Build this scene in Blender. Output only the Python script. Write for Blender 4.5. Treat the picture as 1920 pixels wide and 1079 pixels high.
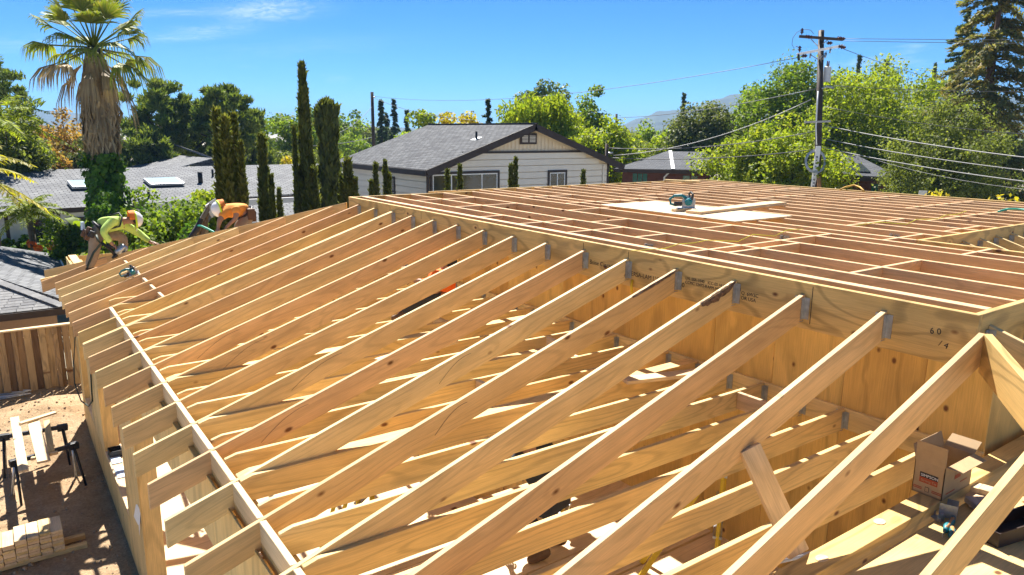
import bpy, bmesh, math, random
import numpy as np
from mathutils import Vector, Matrix, Euler
R = math.radians
rnd = random.Random(7)
# ---------------------------------------------------------------- camera, world, sun, exposure
scene = bpy.context.scene
for o in list(bpy.data.objects): bpy.data.objects.remove(o)
CAM = Vector((-4.781, -1.778, 1.059)); YAW, PITCH, ROLL, FPX = 0.619, 0.210, 0.008, 1364.9
_f = Vector((math.sin(YAW)*math.cos(PITCH), math.cos(YAW)*math.cos(PITCH), -math.sin(PITCH)))
_r0 = Vector((math.cos(YAW), -math.sin(YAW), 0)); _u0 = _r0.cross(_f)
_r = _r0*math.cos(ROLL) + _u0*math.sin(ROLL); _u = -_r0*math.sin(ROLL) + _u0*math.cos(ROLL)
cam_data = bpy.data.cameras.new('camera'); cam = bpy.data.objects.new('camera', cam_data)
scene.collection.objects.link(cam)
cam_data.sensor_width = 36; cam_data.lens = FPX/1920*36; cam_data.clip_end = 20000; cam_data.clip_start = 0.05
cam.matrix_world = Matrix(((_r.x,_u.x,-_f.x,CAM.x),(_r.y,_u.y,-_f.y,CAM.y),(_r.z,_u.z,-_f.z,CAM.z),(0,0,0,1)))
scene.camera = cam
SUN_EL, SUN_AZ = R(52), R(22)          # azimuth measured from +Y towards +X
world = bpy.data.worlds.new('World'); scene.world = world; world.use_nodes = True
wn, wl = world.node_tree.nodes, world.node_tree.links
wn.clear()
w_out = wn.new('ShaderNodeOutputWorld'); w_bg = wn.new('ShaderNodeBackground'); w_sky = wn.new('ShaderNodeTexSky')
w_sky.sky_type = 'NISHITA'; w_sky.sun_disc = False; w_sky.sun_elevation = SUN_EL; w_sky.sun_rotation = SUN_AZ
w_sky.air_density = 0.42; w_sky.dust_density = 0.0; w_sky.ozone_density = 10.0; w_sky.altitude = 0
w_bg.inputs['Strength'].default_value = 0.06
# thin cirrus streaks on the sky sphere
w_tc = wn.new('ShaderNodeTexCoord'); w_map = wn.new('ShaderNodeMapping'); w_map.inputs['Rotation'].default_value = (0, 0, R(28))
w_map.inputs['Scale'].default_value = (2.2, 6.0, 16.0)
w_n = wn.new('ShaderNodeTexNoise'); w_n.inputs['Scale'].default_value = 1.0; w_n.inputs['Detail'].default_value = 7; w_n.inputs['Roughness'].default_value = 0.62
w_n.inputs['Distortion'].default_value = 0.5
w_rp = wn.new('ShaderNodeValToRGB'); w_rp.color_ramp.elements[0].position = 0.62; w_rp.color_ramp.elements[1].position = 0.90
w_rp.color_ramp.elements[1].color = (0.6, 0.6, 0.6, 1)
w_mix = wn.new('ShaderNodeMixRGB'); w_mix.inputs['Color2'].default_value = (8.5, 9.0, 9.6, 1)
wl.new(w_tc.outputs['Generated'], w_map.inputs['Vector']); wl.new(w_map.outputs[0], w_n.inputs['Vector'])
wl.new(w_n.outputs['Fac'], w_rp.inputs['Fac']); wl.new(w_rp.outputs['Color'], w_mix.inputs['Fac'])
w_hs = wn.new('ShaderNodeHueSaturation'); w_hs.inputs['Hue'].default_value = 0.491; w_hs.inputs['Saturation'].default_value = 1.13
wl.new(w_sky.outputs['Color'], w_hs.inputs['Color']); wl.new(w_hs.outputs['Color'], w_mix.inputs['Color1']); wl.new(w_mix.outputs['Color'], w_bg.inputs['Color'])
def wisp(px, py, su, sv, amount, seed):
    d = (_f + _r*((px-960)/FPX) - _u*((py-539.5)/FPX)).normalized(); h = Vector((d.y, -d.x, 0)).normalized(); v = h.cross(d).normalized()
    h2 = (h*0.995 + v*0.10).normalized(); v2 = h2.cross(d).normalized()
    def dot(vec):
        k = wn.new('ShaderNodeVectorMath'); k.operation = 'DOT_PRODUCT'; k.inputs[1].default_value = vec; wl.new(w_tc.outputs['Generated'], k.inputs[0]); return k.outputs['Value']
    def m(op, a, b=None):
        k = wn.new('ShaderNodeMath'); k.operation = op
        for i, x in enumerate((a, b)):
            if x is None: continue
            if isinstance(x, (int, float)): k.inputs[i].default_value = x
            else: wl.new(x, k.inputs[i])
        return k.outputs[0]
    cx = wn.new('ShaderNodeCombineXYZ'); u_, v_ = dot(h2), dot(v2); wl.new(m('MULTIPLY', u_, 1.0/su*1.3), cx.inputs[0]); wl.new(m('MULTIPLY', v_, 1.0/sv*0.9), cx.inputs[1]); cx.inputs[2].default_value = seed
    nz = wn.new('ShaderNodeTexNoise'); nz.inputs['Scale'].default_value = 1.6; nz.inputs['Detail'].default_value = 6; nz.inputs['Roughness'].default_value = 0.6; nz.inputs['Distortion'].default_value = 1.2; wl.new(cx.outputs[0], nz.inputs['Vector'])
    e = m('ADD', m('POWER', m('ABSOLUTE', m('DIVIDE', u_, su)), 2.0), m('POWER', m('ABSOLUTE', m('DIVIDE', v_, sv)), 2.0))
    g = m('POWER', 2.718, m('MULTIPLY', e, -1.0)); front = m('GREATER_THAN', dot(d), 0.0)
    n2 = m('MAXIMUM', m('SUBTRACT', m('MULTIPLY', nz.outputs['Fac'], 2.4), 0.75), 0.0)
    return m('MULTIPLY', m('MULTIPLY', m('MULTIPLY', g, front), n2), amount)
_w = None
for a in ((505, 20, 0.050, 0.010, 0.62, 1.0), (400, 56, 0.045, 0.006, 0.30, 4.0), (330, 24, 0.07, 0.004, 0.22, 7.0), (60, 82, 0.08, 0.008, 0.2, 9.0), (560, 90, 0.12, 0.012, 0.08, 12.0), (330, 72, 0.05, 0.004, 0.25, 15.0)):
    o_ = wisp(*a)
    if _w is None: _w = o_
    else:
        k_ = wn.new('ShaderNodeMath'); k_.operation = 'ADD'; k_.use_clamp = True; wl.new(_w, k_.inputs[0]); wl.new(o_, k_.inputs[1]); _w = k_.outputs[0]
w_mix2 = wn.new('ShaderNodeMixRGB'); w_mix2.inputs['Color2'].default_value = (8.6, 9.0, 9.4, 1)
wl.new(_w, w_mix2.inputs['Fac']); wl.new(w_mix.outputs['Color'], w_mix2.inputs['Color1']); wl.new(w_mix2.outputs['Color'], w_bg.inputs['Color'])
wl.new(w_bg.outputs[0], w_out.inputs['Surface'])
sun_d = bpy.data.lights.new('sun', 'SUN'); sun = bpy.data.objects.new('sun', sun_d); scene.collection.objects.link(sun)
sun_d.energy = 4.8; sun_d.angle = R(0.53); sun_d.color = (1.0, 0.95, 0.87)
_sd = Vector((math.sin(SUN_AZ)*math.cos(SUN_EL), math.cos(SUN_AZ)*math.cos(SUN_EL), math.sin(SUN_EL)))
sun.rotation_euler = _sd.to_track_quat('Z', 'Y').to_euler(); sun.location = (0, 0, 60)
scene.view_settings.view_transform = 'Standard'; scene.view_settings.look = 'None'
scene.view_settings.gamma = 1; scene.view_settings.use_curve_mapping = False
scene.view_settings.exposure = 1.55
scene.render.engine = 'CYCLES'
scene.cycles.max_bounces = 7; scene.cycles.diffuse_bounces = 5; scene.cycles.transparent_max_bounces = 4; scene.cycles.use_adaptive_sampling = True; scene.cycles.adaptive_threshold = 0.015
GZ = -5.1                                # ground level; beam top of the new roof is z = 0

# ---------------------------------------------------------------- helpers
COL = scene.collection
WM = {}
def ray(x, y): return _f + _r*((x-960)/FPX) - _u*((y-539.5)/FPX)
def P(x, y, F): return CAM + ray(x, y)*F           # photo pixel at forward distance F metres
def PY(x, y, Y):
    d = ray(x, y); return CAM + d*((Y-CAM.y)/d.y)
def PZ(x, y, Z):
    d = ray(x, y); return CAM + d*((Z-CAM.z)/d.z)
def put(name, mesh, M=None, parent=None):
    o = bpy.data.objects.new(name, mesh); COL.objects.link(o)
    M = M or Matrix.Identity(4)
    if parent is not None:
        o.parent = parent; o.matrix_parent_inverse = WM[parent.name].inverted()
    o.matrix_basis = M; WM[o.name] = M.copy()
    return o
def thing(name, loc, label, cat, group=None):
    o = put(name, None, Matrix.Translation(Vector(loc)))
    o.empty_display_size = 0.2
    return tag(o, label, cat, group)
def tag(o, label=None, cat=None, group=None, kind=None):
    if label: o['label'] = label
    if cat: o['category'] = cat
    if group: o['group'] = group
    if kind: o['kind'] = kind
    return o
def mesh_from(verts, faces, mat, smooth=False, name='m'):
    me = bpy.data.meshes.new(name); me.from_pydata([tuple(v) for v in verts], [], faces)
    me.materials.append(mat)
    if smooth: me.polygons.foreach_set('use_smooth', [True]*len(me.polygons))
    me.update(); return me
def bm_done(bm, mat, smooth=False, recalc=True):
    if recalc: bmesh.ops.recalc_face_normals(bm, faces=bm.faces)
    me = bpy.data.meshes.new('m'); bm.to_mesh(me); bm.free()
    for m in (mat if isinstance(mat, (list, tuple)) else [mat]): me.materials.append(m)
    if smooth: me.polygons.foreach_set('use_smooth', [True]*len(me.polygons))
    return me
_cache = {}
def prism_mesh(prof, w, mat, bev=0.003):
    """profile in local x,z swept across local y (width w, centred)"""
    key = (tuple((round(a,3), round(b,3)) for a, b in prof), round(w,4), mat.name, bev)
    if key in _cache: return _cache[key]
    bm = bmesh.new()
    a = [bm.verts.new((x, -w/2, z)) for x, z in prof]; b = [bm.verts.new((x, w/2, z)) for x, z in prof]
    n = len(prof)
    bm.faces.new(a); bm.faces.new(b[::-1])
    for i in range(n): bm.faces.new((a[i], b[i], b[(i+1)%n], a[(i+1)%n]))
    bmesh.ops.recalc_face_normals(bm, faces=bm.faces)
    if bev: bmesh.ops.bevel(bm, geom=list(bm.edges), offset=bev, segments=1, affect='EDGES', profile=0.5)
    me = bm_done(bm, mat); _cache[key] = me; return me
def frame(p0, p1, up=Vector((0,0,1))):
    p0 = Vector(p0); x = (Vector(p1)-p0); L = x.length; x = x/L
    y = up.cross(x)
    if y.length < 1e-4: y = Vector((0,1,0)).cross(x)
    y.normalize(); z = x.cross(y)
    return Matrix(((x.x,y.x,z.x,p0.x),(x.y,y.y,z.y,p0.y),(x.z,y.z,z.z,p0.z),(0,0,0,1))), L
def timber(name, p0, p1, w, d, mat, parent=None, cut=0.0, up=Vector((0,0,1)), bev=0.003):
    """board whose top centre line runs p0 -> p1; cut = shift of the bottom edge along its length (plumb cuts)"""
    M, L = frame(p0, p1, up)
    me = prism_mesh([(0,0), (L,0), (L-cut,-d), (-cut,-d)], w, mat, bev)
    return put(name, me, M, parent)
def box(name, lo, hi, mat, parent=None, bev=0.003):
    lo, hi = Vector(lo), Vector(hi)
    s = hi-lo; c = (lo+hi)/2
    # grain runs along the longest side
    if s.x >= s.y and s.x >= s.z: return timber(name, (lo.x, c.y, hi.z), (hi.x, c.y, hi.z), s.y, s.z, mat, parent, bev=bev)
    if s.y >= s.z: return timber(name, (c.x, lo.y, hi.z), (c.x, hi.y, hi.z), s.x, s.z, mat, parent, bev=bev)
    return timber(name, (hi.x, c.y, lo.z), (hi.x, c.y, hi.z), s.y, s.x, mat, parent, up=Vector((1,0,0)), bev=bev)
def tube_bm(bm, pts, rad, n=8, cap=True):
    pts = [Vector(p) for p in pts]; m = len(pts)
    if not isinstance(rad, (list, tuple)): rad = [rad]*m
    rings = []
    ref = Vector((0.31, 0.17, 0.93))
    for i, p in enumerate(pts):
        t = (pts[min(i+1, m-1)]-pts[max(i-1, 0)]).normalized()
        a = t.cross(ref)
        if a.length < 0.05: a = t.cross(Vector((1,0,0)))
        a.normalize(); b = t.cross(a)
        rings.append([bm.verts.new(p + (a*math.cos(2*math.pi*k/n) + b*math.sin(2*math.pi*k/n))*rad[i]) for k in range(n)])
    for i in range(m-1):
        for k in range(n): bm.faces.new((rings[i][k], rings[i][(k+1)%n], rings[i+1][(k+1)%n], rings[i+1][k]))
    if cap:
        bm.faces.new(rings[0][::-1]); bm.faces.new(rings[-1])
def tube(name, pts, rad, mat, parent=None, n=8, smooth=True):
    bm = bmesh.new(); tube_bm(bm, pts, rad, n); return put(name, bm_done(bm, mat, smooth), None, parent)
def sag(a, b, s, n=14):
    a, b = Vector(a), Vector(b)
    return [a.lerp(b, i/n) - Vector((0,0,s*4*(i/n)*(1-i/n))) for i in range(n+1)]
def box_bm(bm, c, s, M=None, bev=0.0):
    r = bmesh.ops.create_cube(bm, size=1.0); vs = r['verts']
    T = (M or Matrix.Identity(4)) @ Matrix.Translation(Vector(c)) @ Matrix.Diagonal((*s, 1))
    bmesh.ops.transform(bm, matrix=T, verts=vs)
    if bev:
        es = list({e for v in vs for e in v.link_edges}); bmesh.ops.bevel(bm, geom=es, offset=bev, segments=2, affect='EDGES', profile=0.6)
def cyl_bm(bm, a, b, r1, r2=None, n=16):
    tube_bm(bm, [a, b], [r1, r1 if r2 is None else r2], n)
def ell_bm(bm, c, s, M=None, u=14, v=10):
    r = bmesh.ops.create_uvsphere(bm, u_segments=u, v_segments=v, radius=1.0)
    T = (M or Matrix.Identity(4)) @ Matrix.Translation(Vector(c)) @ Matrix.Diagonal((*s, 1))
    bmesh.ops.transform(bm, matrix=T, verts=r['verts'])
def from_bm(name, bm, mat, parent=None, M=None, smooth=False): return put(name, bm_done(bm, mat, smooth), M, parent)
def lettering(name, text, size, M, mat, parent=None, align='LEFT'):
    cu = bpy.data.curves.new(name, 'FONT'); cu.body = text; cu.size = size; cu.align_x = align; cu.extrude = 0.0004
    t = bpy.data.objects.new(name, cu); COL.objects.link(t)
    dg = bpy.context.evaluated_depsgraph_get(); me = bpy.data.meshes.new_from_object(t.evaluated_get(dg))
    bpy.data.objects.remove(t)
    me.materials.clear(); me.materials.append(mat)
    return put(name, me, M, parent)

# ---------------------------------------------------------------- materials
def mat_new(name):
    m = bpy.data.materials.new(name); m.use_nodes = True
    nt = m.node_tree; b = nt.nodes['Principled BSDF']; return m, nt.nodes, nt.links, b
def N(nodes, typ, **k):
    n = nodes.new('ShaderNode'+typ)
    for a, v in k.items():
        if a in n.inputs: n.inputs[a].default_value = v
        else: setattr(n, a, v)
    return n
def ramp(nodes, stops):
    r = nodes.new('ShaderNodeValToRGB'); e = r.color_ramp.elements
    while len(e) < len(stops): e.new(0.5)
    for i, (p, c) in enumerate(stops):
        e[i].position = p; e[i].color = (*c, 1) if len(c) == 3 else c
    return r
def simple(name, col, rough=0.6, metal=0.0, noise=0.15, nscale=6.0, bump=0.0, spec=0.4):
    m, n, l, b = mat_new(name)
    b.inputs['Roughness'].default_value = rough; b.inputs['Metallic'].default_value = metal
    b.inputs['Specular IOR Level'].default_value = spec
    tc = N(n, 'TexCoord'); oi = N(n, 'ObjectInfo')
    add = N(n, 'VectorMath', operation='ADD'); l.new(tc.outputs['Object'], add.inputs[0]); l.new(oi.outputs['Random'], add.inputs[1])
    nz = N(n, 'TexNoise', Scale=nscale, Detail=5.0, Roughness=0.65); l.new(add.outputs[0], nz.inputs['Vector'])
    c = Vector(col)
    rp = ramp(n, [(0.3, tuple(c*(1-noise))), (0.7, tuple(min(1, v*(1+noise)) for v in c))])
    l.new(nz.outputs['Fac'], rp.inputs['Fac']); l.new(rp.outputs['Color'], b.inputs['Base Color'])
    if bump:
        bp = N(n, 'Bump', Strength=bump, Distance=0.02); l.new(nz.outputs['Fac'], bp.inputs['Height']); l.new(bp.outputs[0], b.inputs['Normal'])
    return m
def wood(name, tints, grain=1.0, knots=0.5, dark=0.62, xs=0.5, rings=11.0, rough=0.62, knot_scale=(2.9, 0.02, 5.5), fig=1.0):
    """sawn timber, grain along local X; every object takes its own tint and its own patch of grain"""
    m, n, l, b = mat_new(name); b.inputs['Roughness'].default_value = rough; b.inputs['Specular IOR Level'].default_value = 0.25
    tc = N(n, 'TexCoord'); oi = N(n, 'ObjectInfo')
    off = N(n, 'VectorMath', operation='MULTIPLY'); off.inputs[1].default_value = (37.0, 11.0, 23.0)
    l.new(oi.outputs['Random'], off.inputs[0])
    v = N(n, 'VectorMath', operation='ADD'); l.new(tc.outputs['Object'], v.inputs[0]); l.new(off.outputs[0], v.inputs[1])
    def mp(s):
        k = N(n, 'VectorMath', operation='MULTIPLY'); k.inputs[1].default_value = s; l.new(v.outputs[0], k.inputs[0]); return k.outputs[0]
    big = N(n, 'TexNoise', Scale=1.0, Detail=1.0, Roughness=0.4, Distortion=0.35); l.new(mp((xs, 4.0*fig, 4.0*fig)), big.inputs['Vector'])
    vor = N(n, 'TexVoronoi', Scale=1.0); l.new(mp(knot_scale), vor.inputs['Vector'])
    # rings of the big noise, pushed round the knots
    kn = N(n, 'MapRange'); kn.inputs['From Min'].default_value = 0.0; kn.inputs['From Max'].default_value = 0.35; kn.inputs['To Min'].default_value = 0.07*knots; kn.inputs['To Max'].default_value = 0.0
    l.new(vor.outputs['Distance'], kn.inputs['Value'])
    ad = N(n, 'Math', operation='ADD'); l.new(big.outputs['Fac'], ad.inputs[0]); l.new(kn.outputs[0], ad.inputs[1])
    mu = N(n, 'Math', operation='MULTIPLY'); mu.inputs[1].default_value = rings*6.283; l.new(ad.outputs[0], mu.inputs[0])
    sn0 = N(n, 'Math', operation='SINE'); l.new(mu.outputs[0], sn0.inputs[0])
    sn1 = N(n, 'MapRange'); sn1.inputs['From Min'].default_value = 0.35; sn1.inputs['From Max'].default_value = 1.0; sn1.inputs['To Min'].default_value = -1.0; sn1.inputs['To Max'].default_value = 1.0; l.new(sn0.outputs[0], sn1.inputs['Value']); sn = sn1
    fine = N(n, 'TexNoise', Scale=1.0, Detail=3.0, Roughness=0.7); l.new(mp((4.0, 130.0, 130.0)), fine.inputs['Vector'])
    blot = N(n, 'TexNoise', Scale=1.0, Detail=3.0, Roughness=0.6); l.new(mp((1.4, 3.2, 3.2)), blot.inputs['Vector'])
    g = N(n, 'MapRange'); g.inputs['From Min'].default_value = -1; g.inputs['From Max'].default_value = 1; g.inputs['To Min'].default_value = 1.0; g.inputs['To Max'].default_value = 1.0-0.24*grain
    l.new(sn.outputs[0], g.inputs['Value'])
    g2 = N(n, 'MapRange'); g2.inputs['From Min'].default_value = 0.3; g2.inputs['From Max'].default_value = 0.7; g2.inputs['To Min'].default_value = 1.12; g2.inputs['To Max'].default_value = 0.86
    l.new(fine.outputs['Fac'], g2.inputs['Value'])
    g3 = N(n, 'MapRange'); g3.inputs['From Min'].default_value = 0.3; g3.inputs['From Max'].default_value = 0.7; g3.inputs['To Min'].default_value = 0.82; g3.inputs['To Max'].default_value = 1.12
    l.new(blot.outputs['Fac'], g3.inputs['Value'])
    m1 = N(n, 'Math', operation='MULTIPLY'); l.new(g.outputs[0], m1.inputs[0]); l.new(g2.outputs[0], m1.inputs[1])
    m2 = N(n, 'Math', operation='MULTIPLY'); l.new(m1.outputs[0], m2.inputs[0]); l.new(g3.outputs[0], m2.inputs[1])
    tr = ramp(n, [(i/(len(tints)-1) if len(tints) > 1 else 0, t) for i, t in enumerate(tints)]); l.new(oi.outputs['Random'], tr.inputs['Fac'])
    vm = N(n, 'VectorMath', operation='SCALE'); l.new(tr.outputs['Color'], vm.inputs[0]); l.new(m2.outputs[0], vm.inputs['Scale'])
    out = vm.outputs[0]
    if knots > 0:
        # knot core only where the cell is a "knotty" one
        sep = N(n, 'SeparateColor'); l.new(vor.outputs['Color'], sep.inputs[0])
        ok = N(n, 'Math', operation='LESS_THAN'); ok.inputs[1].default_value = min(0.95, 0.75*knots+0.2); l.new(sep.outputs[0], ok.inputs[0])
        core = N(n, 'MapRange'); core.inputs['From Min'].default_value = 0.06; core.inputs['From Max'].default_value = 0.125; core.inputs['To Min'].default_value = 1; core.inputs['To Max'].default_value = 0
        l.new(vor.outputs['Distance'], core.inputs['Value'])
        fk = N(n, 'Math', operation='MULTIPLY'); l.new(core.outputs[0], fk.inputs[0]); l.new(ok.outputs[0], fk.inputs[1])
        mx = N(n, 'MixRGB'); mx.inputs['Color2'].default_value = (0.15, 0.06, 0.022, 1)
        l.new(fk.outputs[0], mx.inputs['Fac']); l.new(out, mx.inputs['Color1']); out = mx.outputs[0]
    l.new(out, b.inputs['Base Color'])
    bp = N(n, 'Bump', Strength=0.25, Distance=0.002); l.new(fine.outputs['Fac'], bp.inputs['Height']); l.new(bp.outputs[0], b.inputs['Normal'])
    return m
M = {}
M['fir'] = wood('fir', [(0.70,0.44,0.215), (0.71,0.495,0.22), (0.77,0.58,0.29), (0.69,0.475,0.195), (0.64,0.385,0.20), (0.73,0.525,0.245)], knots=0.5, grain=0.55)
M['joist'] = wood('joist_fir', [(0.73,0.53,0.23), (0.70,0.46,0.19), (0.75,0.56,0.26), (0.70,0.485,0.195)], knots=0.4, grain=0.8)
M['lvl'] = wood('laminated_beam', [(0.62,0.405,0.145), (0.65,0.43,0.16)], grain=1.25, knots=1.0, xs=0.9, rings=7, knot_scale=(3.4, 0.02, 5.6), fig=0.7)
M['ply'] = wood('plywood', [(0.66,0.39,0.10), (0.71,0.465,0.145), (0.60,0.335,0.085), (0.73,0.49,0.16)], grain=0.8, knots=0.8, xs=0.45, rings=5, knot_scale=(3.6, 5.0, 0.02), fig=0.45)
M['ply_ext'] = wood('sheathing', [(0.72,0.50,0.20), (0.74,0.52,0.22), (0.68,0.45,0.17)], grain=0.8, knots=0.7, xs=0.45, rings=5, knot_scale=(3.6, 5.0, 0.02), fig=0.45)
M['pale'] = wood('pale_pine', [(0.72,0.55,0.34), (0.70,0.52,0.30), (0.66,0.46,0.26)], grain=0.5, knots=0.3)
M['deck_ply'] = wood('bleached_plywood', [(0.74,0.57,0.36), (0.72,0.53,0.32)], grain=0.7, knots=0.35, xs=0.5, rings=6, fig=0.6)
M['fence'] = wood('cedar_fence', [(0.40,0.26,0.13), (0.53,0.37,0.19), (0.24,0.14,0.07), (0.46,0.31,0.16)], grain=1.2, knots=0.9, knot_scale=(3.0, 7.0, 0.02))
M['fence_dark'] = wood('weathered_fence', [(0.06,0.045,0.038), (0.08,0.06,0.05)], grain=0.8, knots=0.2)
M['pole'] = wood('creosote_pole', [(0.085,0.055,0.042), (0.07,0.05,0.04)], grain=1.0, knots=0.1, rings=14)
M['arm'] = wood('weathered_arm', [(0.20,0.165,0.125)], grain=1.0, knots=0.1)
M['galv'] = simple('galvanised_steel', (0.42,0.44,0.46), 0.42, 0.75, 0.25, 18)
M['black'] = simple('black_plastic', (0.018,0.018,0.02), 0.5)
M['teal'] = simple('teal_plastic', (0.012,0.17,0.20), 0.42, noise=0.08)
M['white'] = simple('white_paint', (0.78,0.78,0.76), 0.5, noise=0.04)
M['ink'] = simple('print_ink', (0.035,0.03,0.028), 0.8)
M['brown_trim'] = simple('dark_brown_trim', (0.042,0.027,0.022), 0.55, noise=0.2)
M['steel'] = simple('bright_steel', (0.62,0.63,0.65), 0.3, 0.9, 0.1, 20)
M['glass'] = simple('window_glass', (0.02,0.03,0.035), 0.06, 0.0, 0.1, spec=0.9)
M['yellow'] = simple('yellow_fibreglass', (0.62,0.43,0.03), 0.5)
M['cord_yellow'] = simple('yellow_string', (0.62,0.60,0.03), 0.7)
M['hose_green'] = simple('green_hose', (0.03,0.36,0.25), 0.45)
M['dark_cable'] = simple('dark_cable', (0.03,0.045,0.035), 0.6)
M['card'] = simple('cardboard', (0.42,0.29,0.155), 0.85, noise=0.08, nscale=14)
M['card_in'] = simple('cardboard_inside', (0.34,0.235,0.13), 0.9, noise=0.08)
M['red_print'] = simple('red_print', (0.38,0.075,0.03), 0.8, noise=0.06)
M['beige'] = simple('beige_stucco', (0.50,0.36,0.235), 0.9, noise=0.07, nscale=30, bump=0.15)
M['concrete'] = simple('concrete', (0.33,0.31,0.285), 0.9, noise=0.12, nscale=5)
M['pvc'] = simple('grey_conduit', (0.55,0.57,0.62), 0.35, 0.3)
M['greenpipe'] = simple('green_steel_post', (0.035,0.085,0.05), 0.45)

# ---------------------------------------------------------------- the timber frame under construction
S = 0.6096; PITCHR = 0.331; TH = math.atan(PITCHR); Z0 = -0.084
RAF_D = 0.187; RW = 0.038
def roof_z(x): return Z0 + PITCHR*x            # top of the left slope, x <= 0
frame_house = thing('house_frame', (-1.3, 5, GZ), 'unfinished timber house frame with open rafters and plywood walls', 'house frame')
FH = frame_house
cutv = RAF_D*math.tan(TH)
def hanger(parent, x, y, ztop, h, w=RW, xd=-1, axis='X'):
    """galvanised joist hanger round the end of a member that butts a beam"""
    bm = bmesh.new(); t = 0.003
    def add(c, s):
        if axis == 'X': box_bm(bm, (x+xd*c[0], y+c[1], ztop+c[2]), s)
        else: box_bm(bm, (x+c[1], y+xd*c[0], ztop+c[2]), (s[1], s[0], s[2]))
    add((0.024, -(w/2+0.0035), -h/2+0.0), (0.045, t, h*0.86)); add((0.024, (w/2+0.0035), -h/2), (0.045, t, h*0.86))
    add((0.028, 0, -h-0.002), (0.05, w+0.010, t))
    add((0.0035, -(w/2+0.022), -h/2), (t, 0.036, h*0.86)); add((0.0035, (w/2+0.022), -h/2), (t, 0.036, h*0.86))
    for q in range(4):
        for sg in (-1, 1): add((0.0062, sg*(w/2+0.024+0.006*(q % 2)), -h*(0.16+0.2*q)), (0.004, 0.009, 0.009))
    o = from_bm('hanger', bm, M['galv'], parent); nr = random.Random(hash((round(x,2), round(y,2))))
    return o
# --- main laminated beam along the left edge of the flat roof, and its returns
BT = 0.045; BD = 0.346; BY0, BY1 = 0.06, 9.60
beam = timber('laminated_beam', (BT/2, BY0, 0), (BT/2, BY1, 0), BT, BD, M['lvl'], FH)
beam['label'] = 'deep laminated beam carrying the upper ends of the rafters'
NX, NY = 3.05, 1.86                               # re-entrant corner of the flat roof
FX1, FY1 = 9.05, 9.85
timber('laminated_beam', (BT+0.002, BY0+BT/2, -0.001), (NX-0.002, BY0+BT/2, -0.001), BT, BD, M['lvl'], FH)
timber('laminated_beam', (NX-BT/2, BY0+BT+0.002, -0.001), (NX-BT/2, NY-0.002, -0.001), BT, BD, M['lvl'], FH)
timber('laminated_beam', (NX-BT, NY+BT/2, 0), (FX1, NY+BT/2, 0), BT, BD, M['lvl'], FH)
timber('laminated_beam', (BT+0.002, BY1-BT/2, -0.001), (2.45, BY1-BT/2, -0.001), BT, BD, M['lvl'], FH)
timber('laminated_beam', (1.66, FY1+0.03, 0.002), (FX1, FY1-BT/2, 0.002), BT, 0.26, M['lvl'], FH)
timber('laminated_beam', (FX1-BT/2, NY+BT, 0.001), (FX1-BT/2, FY1-BT, 0.001), BT, BD, M['lvl'], FH)
# ink marks on the beam face (x = 0 side)
def beam_text(t, y, z, size, tilt=0.0):
    Mt = Matrix(((0,0,-1,-0.0022),(-1,0,0,y),(0,1,0,z),(0,0,0,1))) @ Matrix.Rotation(tilt, 4, 'Z')
    return lettering('lettering', t, size, Mt, M['ink'], beam)
beam_text('Boise Cascade', 3.60, -0.215, 0.062)
beam_text('VERSA-LAM LVL   2.1E 2800', 3.05, -0.24, 0.058)
beam_text('LVL ESR-1040\nCCMC 12472-R', 2.36, -0.165, 0.036)
beam_text('ICC-ES HUD MR-1303\nAPM MST  2.1E', 2.12, -0.165, 0.036)
beam_text('Q. 6W3C\nOR USA', 1.78, -0.19, 0.040)
beam_text('6 0', 0.33, -0.175, 0.055, 0.1); beam_text('/ 4', 0.27, -0.24, 0.055, -0.2)
for y in (1.165, 3.06, 3.70, 7.1):                # butt joints between beam lengths
    box('joint', (-0.0025, y-0.002, -0.30 if y < 2 else -0.12), (0.0, y+0.002, -0.02), M['ink'], beam, bev=0)
# --- common rafters
def rafter(i, x1=0.0, y=None, x0=-4.107, mat='fir', w=RW, hang=True):
    yy = (i*S if y is None else y) + w/2
    o = timber('rafter', (x0, yy, roof_z(x0)), (x1, yy, roof_z(x1)), w, RAF_D, M[mat], FH, cut=cutv)
    if hang: hanger(o, x1-0.001, yy, roof_z(x1)-0.012, RAF_D/math.cos(TH)-0.01, w)
    return o
rafters = {}
for i in range(1, 16):
    rafters[i] = rafter(i, x0=-4.107 + rnd.uniform(-0.006, 0.006))
rafter(13, y=13*S+0.041, hang=False)
rafters[0] = rafter(0, x1=-0.035, y=0.0, hang=False)
for i in range(16, 22):                          # jacks that die into the far hip
    yj = i*S; rafter(i, x1=-(yj-9.60)-0.04, hang=False, x0=-4.107 if i < 21 else -4.27)
for i in (-1, -2, -3, -4):                       # jacks by the near hip
    rafter(i, x1=i*S-0.03, hang=False)
# broken, bark-edged upper ends of two rafters
M['bark'] = simple('bark_wane', (0.19,0.115,0.068), 0.95, noise=0.6, nscale=40, bump=0.8)
for i, xa, xb in ((3, -0.42, -0.02), (4, -0.55, -0.03)):
    bm = bmesh.new(); k = 16; prev = None; yy = i*S
    for j in range(k+1):
        x = xa + (xb-xa)*j/k; h = 0.008 + (0.052 if i == 3 else 0.014)*math.sin(math.pi*min(1, (j+0.6)/(k+0.6)))**0.6*(0.75+0.5*rnd.random())
        z = roof_z(x); ring = [bm.verts.new((x, yy-0.0035-0.003*rnd.random(), z-h)), bm.verts.new((x, yy-0.005*rnd.random()-0.003, z-h*0.45)), bm.verts.new((x, yy+0.003, z+0.003)), bm.verts.new((x, yy+0.005+(0.020 if i == 3 else .008)*rnd.random(), z+0.0022))]
        if prev:
            for q in range(3): bm.faces.new((prev[q], prev[q+1], ring[q+1], ring[q]))
        prev = ring
    from_bm('bark_edge', bm, M['bark'], rafters[i])
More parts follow.
